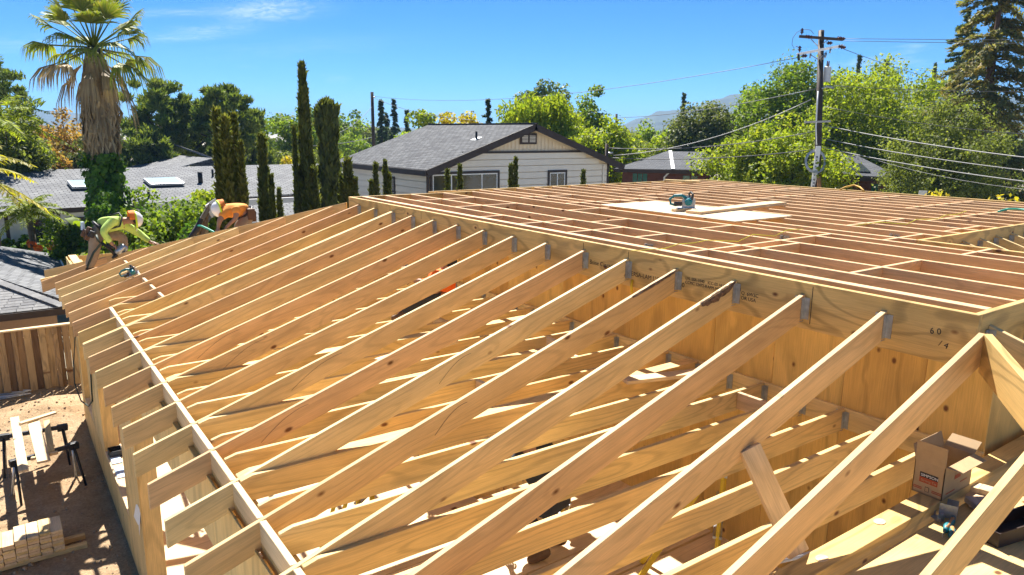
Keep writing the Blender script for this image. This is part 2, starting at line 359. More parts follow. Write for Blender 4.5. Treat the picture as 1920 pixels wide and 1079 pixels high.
# hips
def hip(y_start, dy, L=4.15, w=0.075, dd=0.225, x_start=0.0, dz=0.0):
    a = Vector((x_start-0.03, y_start+0.03*dy, roof_z(-0.03)+dz)); b = Vector((x_start-L, y_start+L*dy, roof_z(-L)+dz))
    sl = math.atan(PITCHR/math.sqrt(2))
    return timber('hip_rafter', b, a, w, dd, M['lvl' if dy < 0 else 'fir'], FH, cut=dd*math.tan(sl))
hip(9.60, 1); h0 = hip(0.02, -1, w=0.05, dd=0.235)
# front slope jacks and commons (fall towards -y)
def front_rafter(x, y0, L=3.4, ystart=None, w=RW, zoff=0.0):
    z0 = Z0+zoff
    o = timber('rafter', (x, y0-L, z0-PITCHR*L), (x, y0, z0), w, RAF_D, M['fir'], FH, cut=cutv)
    hanger(o, x, y0-0.001, z0-0.012, RAF_D/math.cos(TH)-0.01, w, axis='Y'); return o
for k in range(5): front_rafter(0.17+k*S, BY0)
# rafters in the re-entrant corner on the right
for k in range(8): front_rafter(NX+0.5+k*0.42, NY, L=max(0.5, min(3.0, 0.6+k*0.42)))
for k in range(4):
    y = 0.25+k*0.4; timber('rafter', (NX+0.002, y, Z0), (NX+0.3+1.2*(k+1)*0.4, y, Z0-PITCHR*(0.3+1.2*(k+1)*0.4)), RW, RAF_D, M['fir'], FH)
# --- far slope beyond the hip
for k in range(7):
    x = -0.55-k*S; y0 = 9.60-x+0.05; L = 13.75-y0
    if L > 0.3: timber('rafter', (x, 13.75, Z0-PITCHR*(13.75-9.6)), (x, y0, Z0-PITCHR*(y0-9.6)), RW, RAF_D, M['fir'], FH, cut=cutv)
for k in range(5): timber('rafter', (0.3+k*S, 13.75, Z0-PITCHR*4.15), (0.3+k*S, 9.62, Z0), RW, RAF_D, M['fir'], FH, cut=cutv)
# --- eave blocking between the rafters (near part at the wall, far part set in)
xb = -3.652
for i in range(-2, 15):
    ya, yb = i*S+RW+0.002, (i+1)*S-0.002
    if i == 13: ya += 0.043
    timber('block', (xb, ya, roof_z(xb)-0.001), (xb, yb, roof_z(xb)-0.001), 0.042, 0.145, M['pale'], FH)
    box('vent_gap_shade', (xb-0.015, ya, roof_z(xb)-0.185), (xb+0.02, yb, roof_z(xb)-0.149), M['black'], FH, bev=0)  # solid black strip painting the shade of the open gap under the block
for i in range(14, 20):
    xf = -3.05; timber('block', (xf, i*S+RW+0.002+(0.043 if i == 13 else 0), roof_z(xf)-.055), (xf, (i+1)*S-0.002, roof_z(xf)-.055), 0.04, 0.12, M['pale'], FH)
# --- ceiling joists, level, hung from a ledger on the inner wall; their outer ends are clipped to the slope
JT = -1.258; WX = 1.06; JD = 0.187; jm = M['joist']
ledger = timber('ledger', (WX-0.022, 0.30, JT+0.006), (WX-0.022, 9.5, JT+0.006), 0.04, JD, jm, FH)
jy = [0.975+0.4064*k for k in range(-1, 22)]
def joist(y, w, x1):
    xa = -3.625; xbend = -3.54; zb = roof_z(xa)+0.006
    prof = [(xbend, 0), (x1, 0), (x1, -JD), (xa, -JD), (xa, zb-JT-0.004)]
    o = put('ceiling_joist', prism_mesh(prof, w, jm), Matrix.Translation((0, y+w/2, JT)), FH)
    hanger(o, x1+0.001, y+w/2, JT-0.008, JD-0.01, w); return o
for k, y in enumerate(jy):
    wide = k in (6, 12)
    if y < 0.45: continue
    joist(y, 0.14 if wide else RW, WX-0.044)
joist(jy[9]+0.042, RW, WX-0.044)
timber('ceiling_block', (-1.2, 3.46, JT+0.004), (-1.2, 3.81, JT+0.004), 0.04, 0.14, M['pale'], FH)
for x, ya in ((-0.3, 5.90), (0.3, 4.28), (-0.6, 6.31), (0.1, 3.86), (0.62, 1.83), (-2.2, 7.55)):
    timber('ceiling_block', (x, ya, JT-0.006), (x, ya+0.36, JT-0.006), 0.04, 0.16, M['pale'], FH)
# top plates of the outer wall
timber('top_plate', (-3.60, -3.8, -1.447), (-3.60, 15.3, -1.447), 0.14, 0.076, M['joist'], FH)
# --- inner plywood wall (x = WX) : separate sheets
seams = [0.30, 0.78, 1.44, 2.14, 2.84, 4.05, 5.27, 6.49, 7.71, 8.93, 9.56]
for a, b in zip(seams, seams[1:]):
    o = timber('plywood_panel', (WX, (a+b)/2, -4.75), (WX, (a+b)/2, -0.238), (b-a)-0.004, 0.018, M['ply'], FH, up=Vector((1,0,0)), bev=0.0015)
o = timber('plywood_panel', (2.2, 0.335, -4.75), (2.2, 0.335, -0.238), 2.2, 0.018, M['ply'], FH, up=Vector((0,-1,0)), bev=0.0015)
# --- outer wall on the left: header, piers, sill panels, jambs
XO = -3.70
def sheath(y0, y1, z0, z1, name='sheathing_panel'):
    return timber(name, (XO, (y0+y1)/2, z0), (XO, (y0+y1)/2, z1), (y1-y0)-0.003, 0.014, M['ply_ext'], FH, up=Vector((1,0,0)), bev=0.001)
def cuts(a, b, step=1.22):
    n = max(1, round((b-a)/step)); return [(a+(b-a)*i/n, a+(b-a)*(i+1)/n) for i in range(n)]
HB, ZT, FLOOR, SILL = -2.04, -1.475, -4.75, -4.38
for a, b in cuts(3.555, 15.3): sheath(a, b, HB, ZT)
for a, b in cuts(-3.9, 3.55): sheath(a, b, GZ+0.05, ZT)
for a, b in ((7.76, 9.10), (11.70, 13.35), (14.78, 15.3)): sheath(a, b, SILL if b > 9.2 else GZ+0.05, HB-0.003)
for a, b in cuts(9.103, 15.3): sheath(a, b, GZ+0.05, SILL-0.003)
sheath(3.555, 7.757, GZ+0.05, FLOOR)
box('sheathing_panel', (XO, 15.303, GZ+0.05), (XO+3.0, 15.317, ZT), M['ply_ext'], FH)
TW = 0.215
def jamb(y, z0, face=-1, z1=HB): return box('jamb', (XO+0.001, y if face < 0 else y-0.04, z0), (XO+TW, y+0.04 if face < 0 else y, z1-0.003), M['ply_ext'], FH)
jamb(7.765, FLOOR); jamb(9.095, SILL, 1); jamb(11.705, SILL); jamb(13.345, SILL, 1); jamb(14.785, SILL); jamb(3.545, FLOOR, 1)
for a, b in ((9.10, 11.70), (13.35, 14.78)):
    box('sill', (XO-0.01, a+0.002, SILL), (XO+TW, b-0.002, SILL+0.038), M['pale'], FH)
    box('header', (XO+0.002, a+0.002, HB), (XO+TW, b-0.002, ZT), M['lvl'], FH)
box('header', (XO+0.002, 3.60, HB), (XO+TW, 7.74, ZT), M['lvl'], FH)
for y in (0.6, 1.2, 1.8, 2.4, 3.0, 7.9, 8.4, 8.9, 12.1, 12.7, 15.0): box('stud', (XO+0.002, y, FLOOR), (XO+0.142, y+0.038, ZT-0.06), M['joist'], FH)
# far wing stub beams that reach past the eave
timber('rafter_tail', PY(75, 524, 12.95), PY(130, 511, 12.95), 0.05, 0.17, M['fir'], FH)
# --- floor deck inside
for a, b in cuts(-3.7, 15.2, 1.22):
    for xa2, xb2 in ((-3.69, -1.27), (-1.265, 1.05)):
        box('floor_panel', (xa2, a+0.002, FLOOR-0.02), (xb2, b-0.002, FLOOR), M['deck_ply'], FH, bev=0.001)
box('stem_wall', (-3.66, -3.9, GZ-0.3), (-3.52, 15.3, FLOOR-0.03), M['concrete'], FH)
# --- flat roof: joists along y, staggered blocking
FJ = 0.235; fz = -0.0015
fjx = [0.235, 0.275, 0.655, 1.14, 1.78, 2.39]
fjx2 = [2.70, 3.02, 3.56, 4.0, 4.45, 4.93, 5.4, 5.87, 6.35, 6.8, 7.27, 7.75, 8.2, 8.62]
fm = wood('roof_joist_fir', [(0.71,0.455,0.24), (0.73,0.48,0.26), (0.69,0.43,0.225)], knots=0.4, grain=0.5); M['rj'] = fm
for x in fjx:
    timber('roof_joist', (x, BY0+BT+0.002, fz), (x, (BY1 if x < 2.4 else FY1)-BT-0.002, fz), RW, FJ, fm, FH)
for x in fjx2:
    y0 = (BY0+BT if x < NX-BT else NY+BT)+0.002
    if abs(x-3.02) < 0.01: y0 = NY+BT+0.002
    timber('roof_joist', (x, y0, fz), (x, FY1-BT-0.012, fz), RW, FJ, fm, FH)
def blk(xa, xb, y, w=RW, z=0.0): return timber('roof_block', (xa+0.021, y, fz+z), (xb-0.021, y, fz+z), w, FJ, fm, FH)
allx = sorted(fjx+fjx2)
def bays(xa, xb): return [(p, q) for p, q in zip(allx, allx[1:]) if p >= xa-0.02 and q <= xb+0.02 and q-p > 0.1]
for xa, xb2, y in ((0.655,1.78,8.5), (0.655,1.78,7.31), (0.275,0.655,6.05), (0.275,1.14,5.2), (0.275,1.14,4.31), (1.14,1.78,4.89), (0.655,1.14,3.645), (0.655,1.78,1.27),
                   (0.655,1.78,2.45), (0.275,2.70,2.67), (3.56,4.93,3.0), (6.35,8.62,3.71), (6.8,8.62,4.93), (4.93,7.27,2.72), (4.0,4.93,2.09), (2.70,3.02,2.1), (3.02,3.56,2.1),
                   (5.4,7.27,5.95), (2.39,4.45,6.9), (1.78,2.70,6.1), (2.39,3.56,8.1), (4.45,6.35,7.4), (6.35,8.62,6.95), (1.78,2.39,3.75), (4.93,6.35,8.6), (7.27,8.62,8.2), (3.02,4.0,5.9), (2.39,3.02,1.2)):
    for p, q in bays(xa, xb2): blk(p, q, y)
for x, y in ((0.62, 3.4), (2.36, 3.02), (4.9, 2.4), (3.53, 2.4)):
    hanger(FH, x, y, -0.03, 0.16)
# --- big timber at ceiling level near the corner, platform sheets, brace
gb = timber('girder', (-2.6, 0.205, -1.262), (2.4, 0.205, -1.262), 0.145, 0.24, M['lvl'], FH)
for px, py in ((1649, 979), (1541, 1048)):
    c = PZ(px, py, -1.262); bm = bmesh.new(); cyl_bm(bm, (c.x, c.y, -1.2625), (c.x, c.y, -1.2575), 0.032, n=16)
    bmesh.ops.scale(bm, vec=(1.35, 1, 1), space=Matrix.Translation((-c.x, -c.y, 0)), verts=bm.verts); from_bm('plug', bm, M['pale'], gb)
for a, b in ((-2.6, 0.02), (0.025, 1.25), (1.255, 2.4)):
    timber('platform_panel', (a, -0.50, -1.335 if a < 0 else -1.343), (b, -0.50, -1.335 if a < 0 else -1.343), 1.2, 0.02, M['ply_ext'], FH)
for y in (-0.95, -0.3): timber('platform_joist', (-2.6, y, -1.366), (2.4, y, -1.366), RW, 0.18, jm, FH)
ba = PY(1408, 840, 0.58); bb = PY(1500, 1040, 0.30)
br = timber('brace', bb, ba, 0.13, 0.04, M['pale'], FH, up=Vector((-0.4,-1,0.2)))
br['label'] = 'short pale brace board nailed across rafter and girder'

# pencil marks on a few rafter faces
for i, xc, rr in ((5, -1.9, .10), (7, -2.6, .16), (9, -2.9, .14), (10, -3.0, .15), (6, -3.1, .13), (4, -2.3, .09)):
    pts = []
    for t in [k/10 for k in range(11)]:
        x = xc+rr*2.0*(t-.5)*1.5; z = roof_z(x)-0.165+.13*math.sin(math.pi*(t*.55+.05)); pts.append((x, i*S-0.0012, z))
    tube('pencil_mark', pts, 0.0012, M['ink'], rafters[i], 4)

# ---------------------------------------------------------------- ground, hills, haze
def ground_mat():
    m, n, l, b = mat_new('dry_garden_ground'); b.inputs['Roughness'].default_value = 0.95; b.inputs['Specular IOR Level'].default_value = 0.1
    tc = N(n, 'TexCoord'); a = N(n, 'TexNoise', Scale=0.06, Detail=8.0, Roughness=0.7); l.new(tc.outputs['Object'], a.inputs['Vector'])
    r = ramp(n, [(0.35, (0.24,0.22,0.15)), (0.5, (0.34,0.31,0.25)), (0.62, (0.40,0.37,0.31)), (0.75, (0.24,0.23,0.15))])
    l.new(a.outputs['Fac'], r.inputs['Fac']); l.new(r.outputs['Color'], b.inputs['Base Color']); return m
def dirt_mat():
    m, n, l, b = mat_new('dug_earth'); b.inputs['Roughness'].default_value = 0.97; b.inputs['Specular IOR Level'].default_value = 0.1
    tc = N(n, 'TexCoord'); a = N(n, 'TexNoise', Scale=1.3, Detail=9.0, Roughness=0.68); l.new(tc.outputs['Object'], a.inputs['Vector'])
    f = N(n, 'TexNoise', Scale=22.0, Detail=6.0, Roughness=0.75); l.new(tc.outputs['Object'], f.inputs['Vector'])
    r = ramp(n, [(0.30, (0.31,0.205,0.115)), (0.5, (0.46,0.325,0.195)), (0.7, (0.56,0.41,0.26))]); l.new(a.outputs['Fac'], r.inputs['Fac'])
    r2 = ramp(n, [(0.3, (0.62,0.60,0.58)), (0.6, (1.0,1.0,1.0)), (0.8, (1.25,1.22,1.15))]); l.new(f.outputs['Fac'], r2.inputs['Fac'])
    mx = N(n, 'MixRGB', blend_type='MULTIPLY'); mx.inputs['Fac'].default_value = 1; l.new(r.outputs['Color'], mx.inputs['Color1']); l.new(r2.outputs['Color'], mx.inputs['Color2'])
    l.new(mx.outputs[0], b.inputs['Base Color'])
    bp = N(n, 'Bump', Strength=0.9, Distance=0.04); l.new(f.outputs['Fac'], bp.inputs['Height']); l.new(bp.outputs[0], b.inputs['Normal']); return m
M['ground'] = ground_mat(); M['dirt'] = dirt_mat()
gv, gf = [], []
rings = [0, 60, 150, 400, 1000, 2500, 5200]; seg = 48
gv.append((0, 20, GZ-0.05))
for r_ in rings[1:]:
    for k in range(seg): gv.append((r_*math.cos(2*math.pi*k/seg), 20+r_*math.sin(2*math.pi*k/seg), GZ-0.05-(0.0 if r_ < 300 else r_*0.001)))
for k in range(seg): gf.append((0, 1+k, 1+(k+1)%seg))
for q in range(len(rings)-2):
    for k in range(seg): gf.append((1+q*seg+k, 1+(q+1)*seg+k, 1+(q+1)*seg+(k+1)%seg, 1+q*seg+(k+1)%seg))
tag(put('ground', mesh_from(gv, gf, M['ground'])), kind='structure')
# dug-over yard with a soil mound in front of the fence
def vnoise(x, y, s, seed=0):
    x, y = x*s, y*s; xi, yi = math.floor(x), math.floor(y); fx, fy = x-xi, y-yi
    fx, fy = fx*fx*(3-2*fx), fy*fy*(3-2*fy)
    def h(a, b): return (math.sin(a*127.1+b*311.7+seed*74.7)*43758.5453) % 1.0
    return (h(xi,yi)*(1-fx)+h(xi+1,yi)*fx)*(1-fy)+(h(xi,yi+1)*(1-fx)+h(xi+1,yi+1)*fx)*fy
def dirt_z(x, y):
    z = GZ + 0.05*(vnoise(x, y, 1.1)-0.5) + 0.05*(vnoise(x, y, 3.1, 1)-0.5) + 0.022*(vnoise(x, y, 9, 2)-0.5) + 0.012*(vnoise(x, y, 21, 3)-0.5)
    z += 0.32*math.exp(-((x+4.35)/0.95)**2-((y-16.1)/1.2)**2) + 0.10*math.exp(-((x+5.6)/1.0)**2-((y-15.6)/0.7)**2)
    return z
nx, ny = 150, 260; X0, X1, Y0, Y1 = -9.5, -3.5, 3.0, 18.6
dv = []; df = []
for j in range(ny+1):
    for i in range(nx+1):
        x = X0+(X1-X0)*i/nx; y = Y0+(Y1-Y0)*j/ny; dv.append((x, y, dirt_z(x, y)))
for j in range(ny):
    for i in range(nx):
        a = j*(nx+1)+i; df.append((a, a+1, a+nx+2, a+nx+1))
tag(put('dirt_yard', mesh_from(dv, df, M['dirt'], True)), kind='structure')
# clods and pebbles
M['stone'] = simple('clod', (0.36,0.27,0.18), 0.95, noise=0.4, nscale=9)
bm = bmesh.new()
for k in range(1500):
    x = rnd.uniform(-6.2, -3.72); y = rnd.uniform(5, 18); s = 0.008+0.03*rnd.random()**5
    r = bmesh.ops.create_icosphere(bm, subdivisions=1, radius=1.0)
    T = Matrix.Translation((x, y, dirt_z(x, y)+s*0.2)) @ Euler((rnd.random()*6, rnd.random()*6, rnd.random()*6)).to_matrix().to_4x4() @ Matrix.Diagonal((s*rnd.uniform(0.7,1.5), s, s*0.7, 1))
    bmesh.ops.transform(bm, matrix=T, verts=r['verts'])
tag(from_bm('clods', bm, M['stone']), 'small clods and pebbles scattered over the dug earth', 'gravel', kind='stuff')
# hills
def hills(name, pts, F, depth, mat, base=-22):
    bm = bmesh.new(); rows = 9; cols = []
    n = 150
    for k in range(n+1):
        t = k/n*(len(pts)-1); i = min(int(t), len(pts)-2); fr = t-i; fr = fr*fr*(3-2*fr)
        px = pts[i][0]+(pts[i+1][0]-pts[i][0])*(t-i); py = pts[i][1]*(1-fr)+pts[i+1][1]*fr
        top = P(px, py, F); d = ray(px, 248); d.z = 0
        c = []
        for q in range(rows+1):
            g = q/rows; amp = (top.z-base)*0.16*math.sin(math.pi*g)
            z = base+(top.z-base)*(1-(1-g)**1.35) + amp*(vnoise(px*0.02, q*0.5, 1.0, 5)-0.5)*2 + (top.z-base)*0.03*(vnoise(px*0.13, q, 1, 8)-0.5)
            pos = top + d*(-depth*(1-g)); c.append(bm.verts.new((pos.x, pos.y, z)))
        cols.append(c)
    for a, b in zip(cols, cols[1:]):
        for q in range(rows): bm.faces.new((a[q], b[q], b[q+1], a[q+1]))
    return tag(from_bm(name, bm, mat, smooth=True), kind='structure')
M['hill'] = simple('chaparral_hill', (0.040,0.050,0.035), 0.95, noise=0.6, nscale=0.02)
hills('hills', [(1050,250),(1160,236),(1200,222),(1240,208),(1290,206),(1340,190),(1385,178),(1425,168),(1480,176),(1540,170),(1620,160),(1700,166),(1745,155),(1800,166),(1900,180),(2050,190),(2200,185)], 1900, 600, M['hill'])
hills('hills', [(-200,220),(-60,210),(20,206),(90,208),(160,214),(260,226),(420,236),(520,238),(620,228),(660,233),(720,238),(800,242),(900,246),(1060,250)], 2300, 600, M['hill'])
hz_m = bpy.data.materials.new('haze_air'); hz_m.use_nodes = True; hz_m.node_tree.nodes.clear()
_o = hz_m.node_tree.nodes.new('ShaderNodeOutputMaterial'); _v = hz_m.node_tree.nodes.new('ShaderNodeVolumePrincipled')
_v.inputs['Color'].default_value = (0.34, 0.62, 1.0, 1); _v.inputs['Density'].default_value = 0.00026; _v.inputs['Anisotropy'].default_value = 0.0
hz_m.node_tree.links.new(_v.outputs[0], _o.inputs['Volume'])
bm = bmesh.new(); box_bm(bm, (0, 0, 60), (11600, 11600, 170))
HAZE = tag(from_bm('haze', bm, hz_m), 'thin pale haze over the valley', 'haze', kind='stuff')

# ---------------------------------------------------------------- roofs and houses
def shingle_mat(name, c1, c2, row=0.19, wid=0.40):
    m, n, l, b = mat_new(name); b.inputs['Roughness'].default_value = 0.9; b.inputs['Specular IOR Level'].default_value = 0.2
    tc = N(n, 'TexCoord'); br = N(n, 'TexBrick'); br.inputs['Scale'].default_value = 1.0; br.inputs['Brick Width'].default_value = wid; br.inputs['Row Height'].default_value = row
    br.inputs['Mortar Size'].default_value = 0.022; br.inputs['Mortar Smooth'].default_value = 0.3; br.inputs['Bias'].default_value = 0.0
    br.inputs['Color1'].default_value = (*c1, 1); br.inputs['Color2'].default_value = (*c2, 1); br.inputs['Mortar'].default_value = tuple(v*0.35 for v in c1)+(1,)
    l.new(tc.outputs['Object'], br.inputs['Vector'])
    nz = N(n, 'TexNoise', Scale=0.7, Detail=8.0, Roughness=0.7); l.new(tc.outputs['Object'], nz.inputs['Vector'])
    r = ramp(n, [(0.3, (0.78,0.78,0.8)), (0.7, (1.18,1.18,1.16))]); l.new(nz.outputs['Fac'], r.inputs['Fac'])
    mx = N(n, 'MixRGB', blend_type='MULTIPLY'); mx.inputs['Fac'].default_value = 1; l.new(br.outputs['Color'], mx.inputs['Color1']); l.new(r.outputs['Color'], mx.inputs['Color2'])
    l.new(mx.outputs[0], b.inputs['Base Color'])
    bp = N(n, 'Bump', Strength=0.7, Distance=0.02); l.new(br.outputs['Fac'], bp.inputs['Height']); bp.invert = True; l.new(bp.outputs[0], b.inputs['Normal']); return m
M['sh_grey'] = shingle_mat('grey_shingles', (0.155,0.16,0.17), (0.225,0.23,0.24))
M['sh_dark'] = shingle_mat('charcoal_shingles', (0.07,0.073,0.082), (0.125,0.13,0.14))
M['sh_blue'] = shingle_mat('slate_shingles', (0.075,0.08,0.092), (0.11,0.115,0.13))
def slab(name, pts, mat, parent=None, th=0.06, top_extra=0.0):
    """flat panel from a world polygon; local x runs along the first edge, local z is the outward (upper) normal"""
    pts = [Vector(p) for p in pts]; x = (pts[1]-pts[0]).normalized()
    nrm = Vector((0,0,0))
    for i in range(len(pts)): nrm += (pts[i]-pts[0]).cross(pts[(i+1)%len(pts)]-pts[0])
    nrm.normalize()
    if nrm.z < -1e-3: nrm = -nrm
    y = nrm.cross(x).normalized(); z = x.cross(y)
    Mx = Matrix(((x.x,y.x,z.x,pts[0].x),(x.y,y.y,z.y,pts[0].y),(x.z,y.z,z.z,pts[0].z),(0,0,0,1))); inv = Mx.inverted()
    lp = [inv @ p for p in pts]; n = len(lp)
    v = [(p.x, p.y, 0) for p in lp]+[(p.x, p.y, -th) for p in lp]
    f = [tuple(range(n)), tuple(range(2*n-1, n-1, -1))]+[(i, (i+1)%n, n+(i+1)%n, n+i) for i in range(n)]
    me = mesh_from(v, f, mat); bm = bmesh.new(); bm.from_mesh(me); bmesh.ops.recalc_face_normals(bm, faces=bm.faces); bm.to_mesh(me); bm.free()
    return put(name, me, Mx, parent)
def pix_plane(x, y, a, bx, by):                     # photo pixel onto plane z = a + bx*X + by*Y
    d = ray(x, y); t = (a+bx*CAM.x+by*CAM.y-CAM.z)/(d.z-bx*d.x-by*d.y); return CAM+d*t
# white gable house
M['siding'] = simple('cream_siding', (0.82,0.75,0.64), 0.6, noise=0.05, nscale=2)
M['siding_gable'] = simple('warm_cream_siding', (0.84,0.70,0.50), 0.6, noise=0.05, nscale=2)
M['shade_in'] = simple('dim_room', (0.10,0.06,0.035), 0.9, noise=0.5, nscale=1.5)
WH = thing('gable_house', (16, 30, GZ), 'cream house with dark shingled gable roof and brown trim', 'house')
Yg, Yb, XL, XR, XP, ZP = 26.0, 35.2, 10.48, 20.98, 16.0, 1.47; SLH = 0.345
def hz_(x): return ZP-SLH*abs(x-XP)
XeL, XeR, Yf, Yk = 10.22, 21.74, 25.62, 35.6
rl = slab('roof', [(XP, Yf, ZP), (XP, Yk, ZP), (XeL, Yk, hz_(XeL)), (XeL, Yf, hz_(XeL))], M['sh_dark'], WH, 0.10)
rr = slab('roof', [(XP, Yk, ZP-0.004), (XP, Yf, ZP-0.004), (XeR, Yf, hz_(XeR)), (XeR, Yk, hz_(XeR))], M['sh_dark'], WH, 0.10)
timber('ridge_cap', (XP, Yf-0.01, ZP+0.03), (XP, Yk+0.01, ZP+0.03), 0.28, 0.045, M['sh_dark'], rl)
for xa in (XeL, XeR):
    o = timber('fascia', (xa, Yf-0.03, hz_(xa)-0.01), (XP, Yf-0.03, ZP-0.01 if xa == XeL else ZP-0.012), 0.05, 0.30, M['brown_trim'], WH, cut=0.0)
timber('fascia', (XeL-0.03, Yf-0.05, hz_(XeL)-0.02), (XeL-0.03, Yk, hz_(XeL)-0.02), 0.05, 0.24, M['brown_trim'], WH)
slab('wall', [(XL+0.02, Yg+0.06, GZ), (XR-0.02, Yg+0.06, GZ), (XR-0.02, Yg+0.06, hz_(XR)-0.12), (XP, Yg+0.06, ZP-0.12), (XL+0.02, Yg+0.06, hz_(XL)-0.12)], M['siding_gable'], WH, 0.05)
box('wall', (XL+0.05, Yg+0.15, GZ), (XL+0.12, Yb, hz_(XL)-0.12), M['siding'], WH); box('wall', (XR-0.12, Yg+0.15, GZ), (XR-0.05, Yb, hz_(XR)-0.12), M['siding'], WH)
ZB = 0.14; row = 0.30
for k in range(18):
    zt = ZB-0.02-k*row; zb = zt-row+0.03
    hw = min(XR-XP, (ZP-0.16-zt)/SLH)
    o = box('siding_board', (max(XL, XP-hw), Yg-0.0, zb), (min(XR, XP+hw), Yg+0.035, zt), M['siding'], WH, bev=0.004); o.matrix_basis = o.matrix_basis @ Matrix.Rotation(R(-3), 4, 'X')
    if zt < hz_(XL)-0.1:
        o = box('siding_board', (XL, Yg+0.05, zb), (XL+0.035, Yb, zt), M['siding'], WH, bev=0.004); o.matrix_basis = o.matrix_basis @ Matrix.Rotation(R(3), 4, 'X')
x = XP-3.4
while x < XP+3.45:
    h = ZP-0.30-SLH*abs(x-XP)
    if h > ZB+0.1: box('batten', (x-0.018, Yg-0.004, ZB+0.07), (x+0.018, Yg+0.012, h), M['siding_gable'], WH)
    x += 0.215
box('belt_trim', (XP-3.75, Yg-0.05, ZB-0.02), (XP+3.75, Yg+0.0, ZB+0.07), M['brown_trim'], WH)
box('corner_trim', (XL-0.035, Yg-0.04, GZ), (XL+0.10, Yg-0.002, hz_(XL)-0.2), M['brown_trim'], WH); box('corner_trim', (XR-0.10, Yg-0.04, GZ), (XR+0.02, Yg-0.002, hz_(XR)-0.2), M['brown_trim'], WH)
box('downspout', (XR-0.42, Yg-0.08, GZ), (XR-0.36, Yg-0.02, hz_(XR)-0.3), M['siding'], WH)
def window(parent, x0, x1, z0, z1, y, panes, trim, face=-1, tw=0.11):
    f = box('window', (x0-tw, y-0.06, z1), (x1+tw, y-0.002, z1+tw), trim, parent)
    for a, b in ((x0-tw, x0), (x1, x1+tw)): box('window_trim', (a, y-0.058, z0), (b, y-0.002, z1-0.002), trim, f)
    box('window_trim', (x0-tw, y-0.07, z0-tw), (x1+tw, y-0.002, z0-0.002), trim, f)
    fw = 0.055
    for a, b, c, d in ((x0, x1, z1-fw, z1-0.001), (x0, x1, z0, z0+fw)): box('frame', (a+0.001, y-0.045, c), (b-0.001, y-0.01, d), M['white'], f)
    n = len(panes)-1
    for p in panes: xx = x0+(x1-x0)*p; box('frame', (min(max(xx-fw/2, x0+0.001), x1-fw), y-0.043, z0+fw+0.001), (min(max(xx+fw/2, x0+fw), x1-0.001), y-0.012, z1-fw-0.001), M['white'], f)
    for p, q in zip(panes, panes[1:]): box('pane', (x0+(x1-x0)*p+fw/2, y-0.028, z0+fw), (x0+(x1-x0)*q-fw/2, y-0.022, z1-fw), M['glass'], f, bev=0)
    return f
w1 = [PY(810, 328, Yg), PY(932, 328, Yg)]; window(WH, w1[0].x, w1[1].x, -1.95, w1[0].z, Yg, [0, 0.28, 0.75, 1], M['brown_trim'])
w2 = [PY(1030, 324, Yg), PY(1059, 324, Yg)]; window(WH, w2[0].x, w2[1].x, -1.85, w2[0].z, Yg, [0, 0.5, 1], M['brown_trim'])
vt = box('gable_vent', (XP-0.62, Yg-0.05, 0.52), (XP+0.34, Yg+0.0, 1.02), M['brown_trim'], WH)
for xa in (XP-0.52, XP-0.09):
    for q in range(5): o = box('louver', (xa, Yg-0.075, 0.62+q*0.065), (xa+0.33, Yg-0.052, 0.655+q*0.065), M['siding'], vt)
wl_ = box('window', (XL-0.03, 29.0, -1.9), (XL-0.002, 30.0, -0.98), M['brown_trim'], WH); box('pane', (XL-0.04, 29.1, -1.8), (XL-0.032, 29.9, -1.08), M['glass'], wl_, bev=0)
vp = PY(926, 240, 27.5); vp = Vector((13.9, 27.4, hz_(13.9)))
tube('vent_pipe', [vp-Vector((0,0,0.1)), vp+Vector((0,0,0.34))], 0.055, M['black'], WH); 
bm = bmesh.new(); box_bm(bm, (0,0,0.012), (0.42,0.42,0.02)); o = from_bm('vent_flashing', bm, M['galv'], WH, Matrix.Translation(vp) @ Matrix.Rotation(-math.atan(SLH), 4, 'Y'))

# long grey-roofed house on the left
LH = thing('long_house', (2, 40, GZ), 'long low house with pale grey shingle roof and skylights behind the hedge', 'house')
e_a, e_b = Vector((-8.5, 34.2, -2.25)), Vector((13.5, 37.0, -2.25)); r_a, r_b = Vector((-8.8, 42.0, -0.98)), Vector((12.6, 43.6, -0.98))
rf = slab('roof', [r_a, r_b, e_b, e_a], M['sh_grey'], LH, 0.12)
slab('roof', [r_b+Vector((0,0,-0.01)), r_a+Vector((0,0,-0.01)), r_a+Vector((0,8,-1.3)), r_b+Vector((0,8,-1.3))], M['sh_grey'], LH, 0.12)
dn = Vector((0,0,-1))
timber('fascia', e_a+dn*0.03, e_b+dn*0.03, 0.05, 0.22, M['brown_trim'], LH)
box('wall', (-7.9, 35.4, GZ), (12.4, 35.55, -2.3), M['white'], LH)
for a, b in ((-5.9, -5.5), (-3.5, -2.9), (-2.2, -1.3)):
    w = box('door' if a == -2.2 else 'window', (a, 35.33, GZ+0.3), (b, 35.398, -2.75), M['brown_trim'], LH); box('pane', (a+0.08, 35.318, GZ+0.9), (b-0.08, 35.329, -2.85), M['glass'], w, bev=0)
box('post', (-4.5, 34.9, GZ), (-4.36, 35.02, -2.4), M['brown_trim'], LH); box('post', (-2.62, 34.9, GZ), (-2.5, 35.02, -2.4), M['brown_trim'], LH)
a_ = (r_a.z-e_a.z)
def on_left(px, py):
    nrm = (r_b-r_a).cross(e_a-r_a).normalized(); d = ray(px, py); return CAM+d*((r_a-CAM).dot(nrm)/d.dot(nrm))
Lx = (r_b-r_a).normalized()
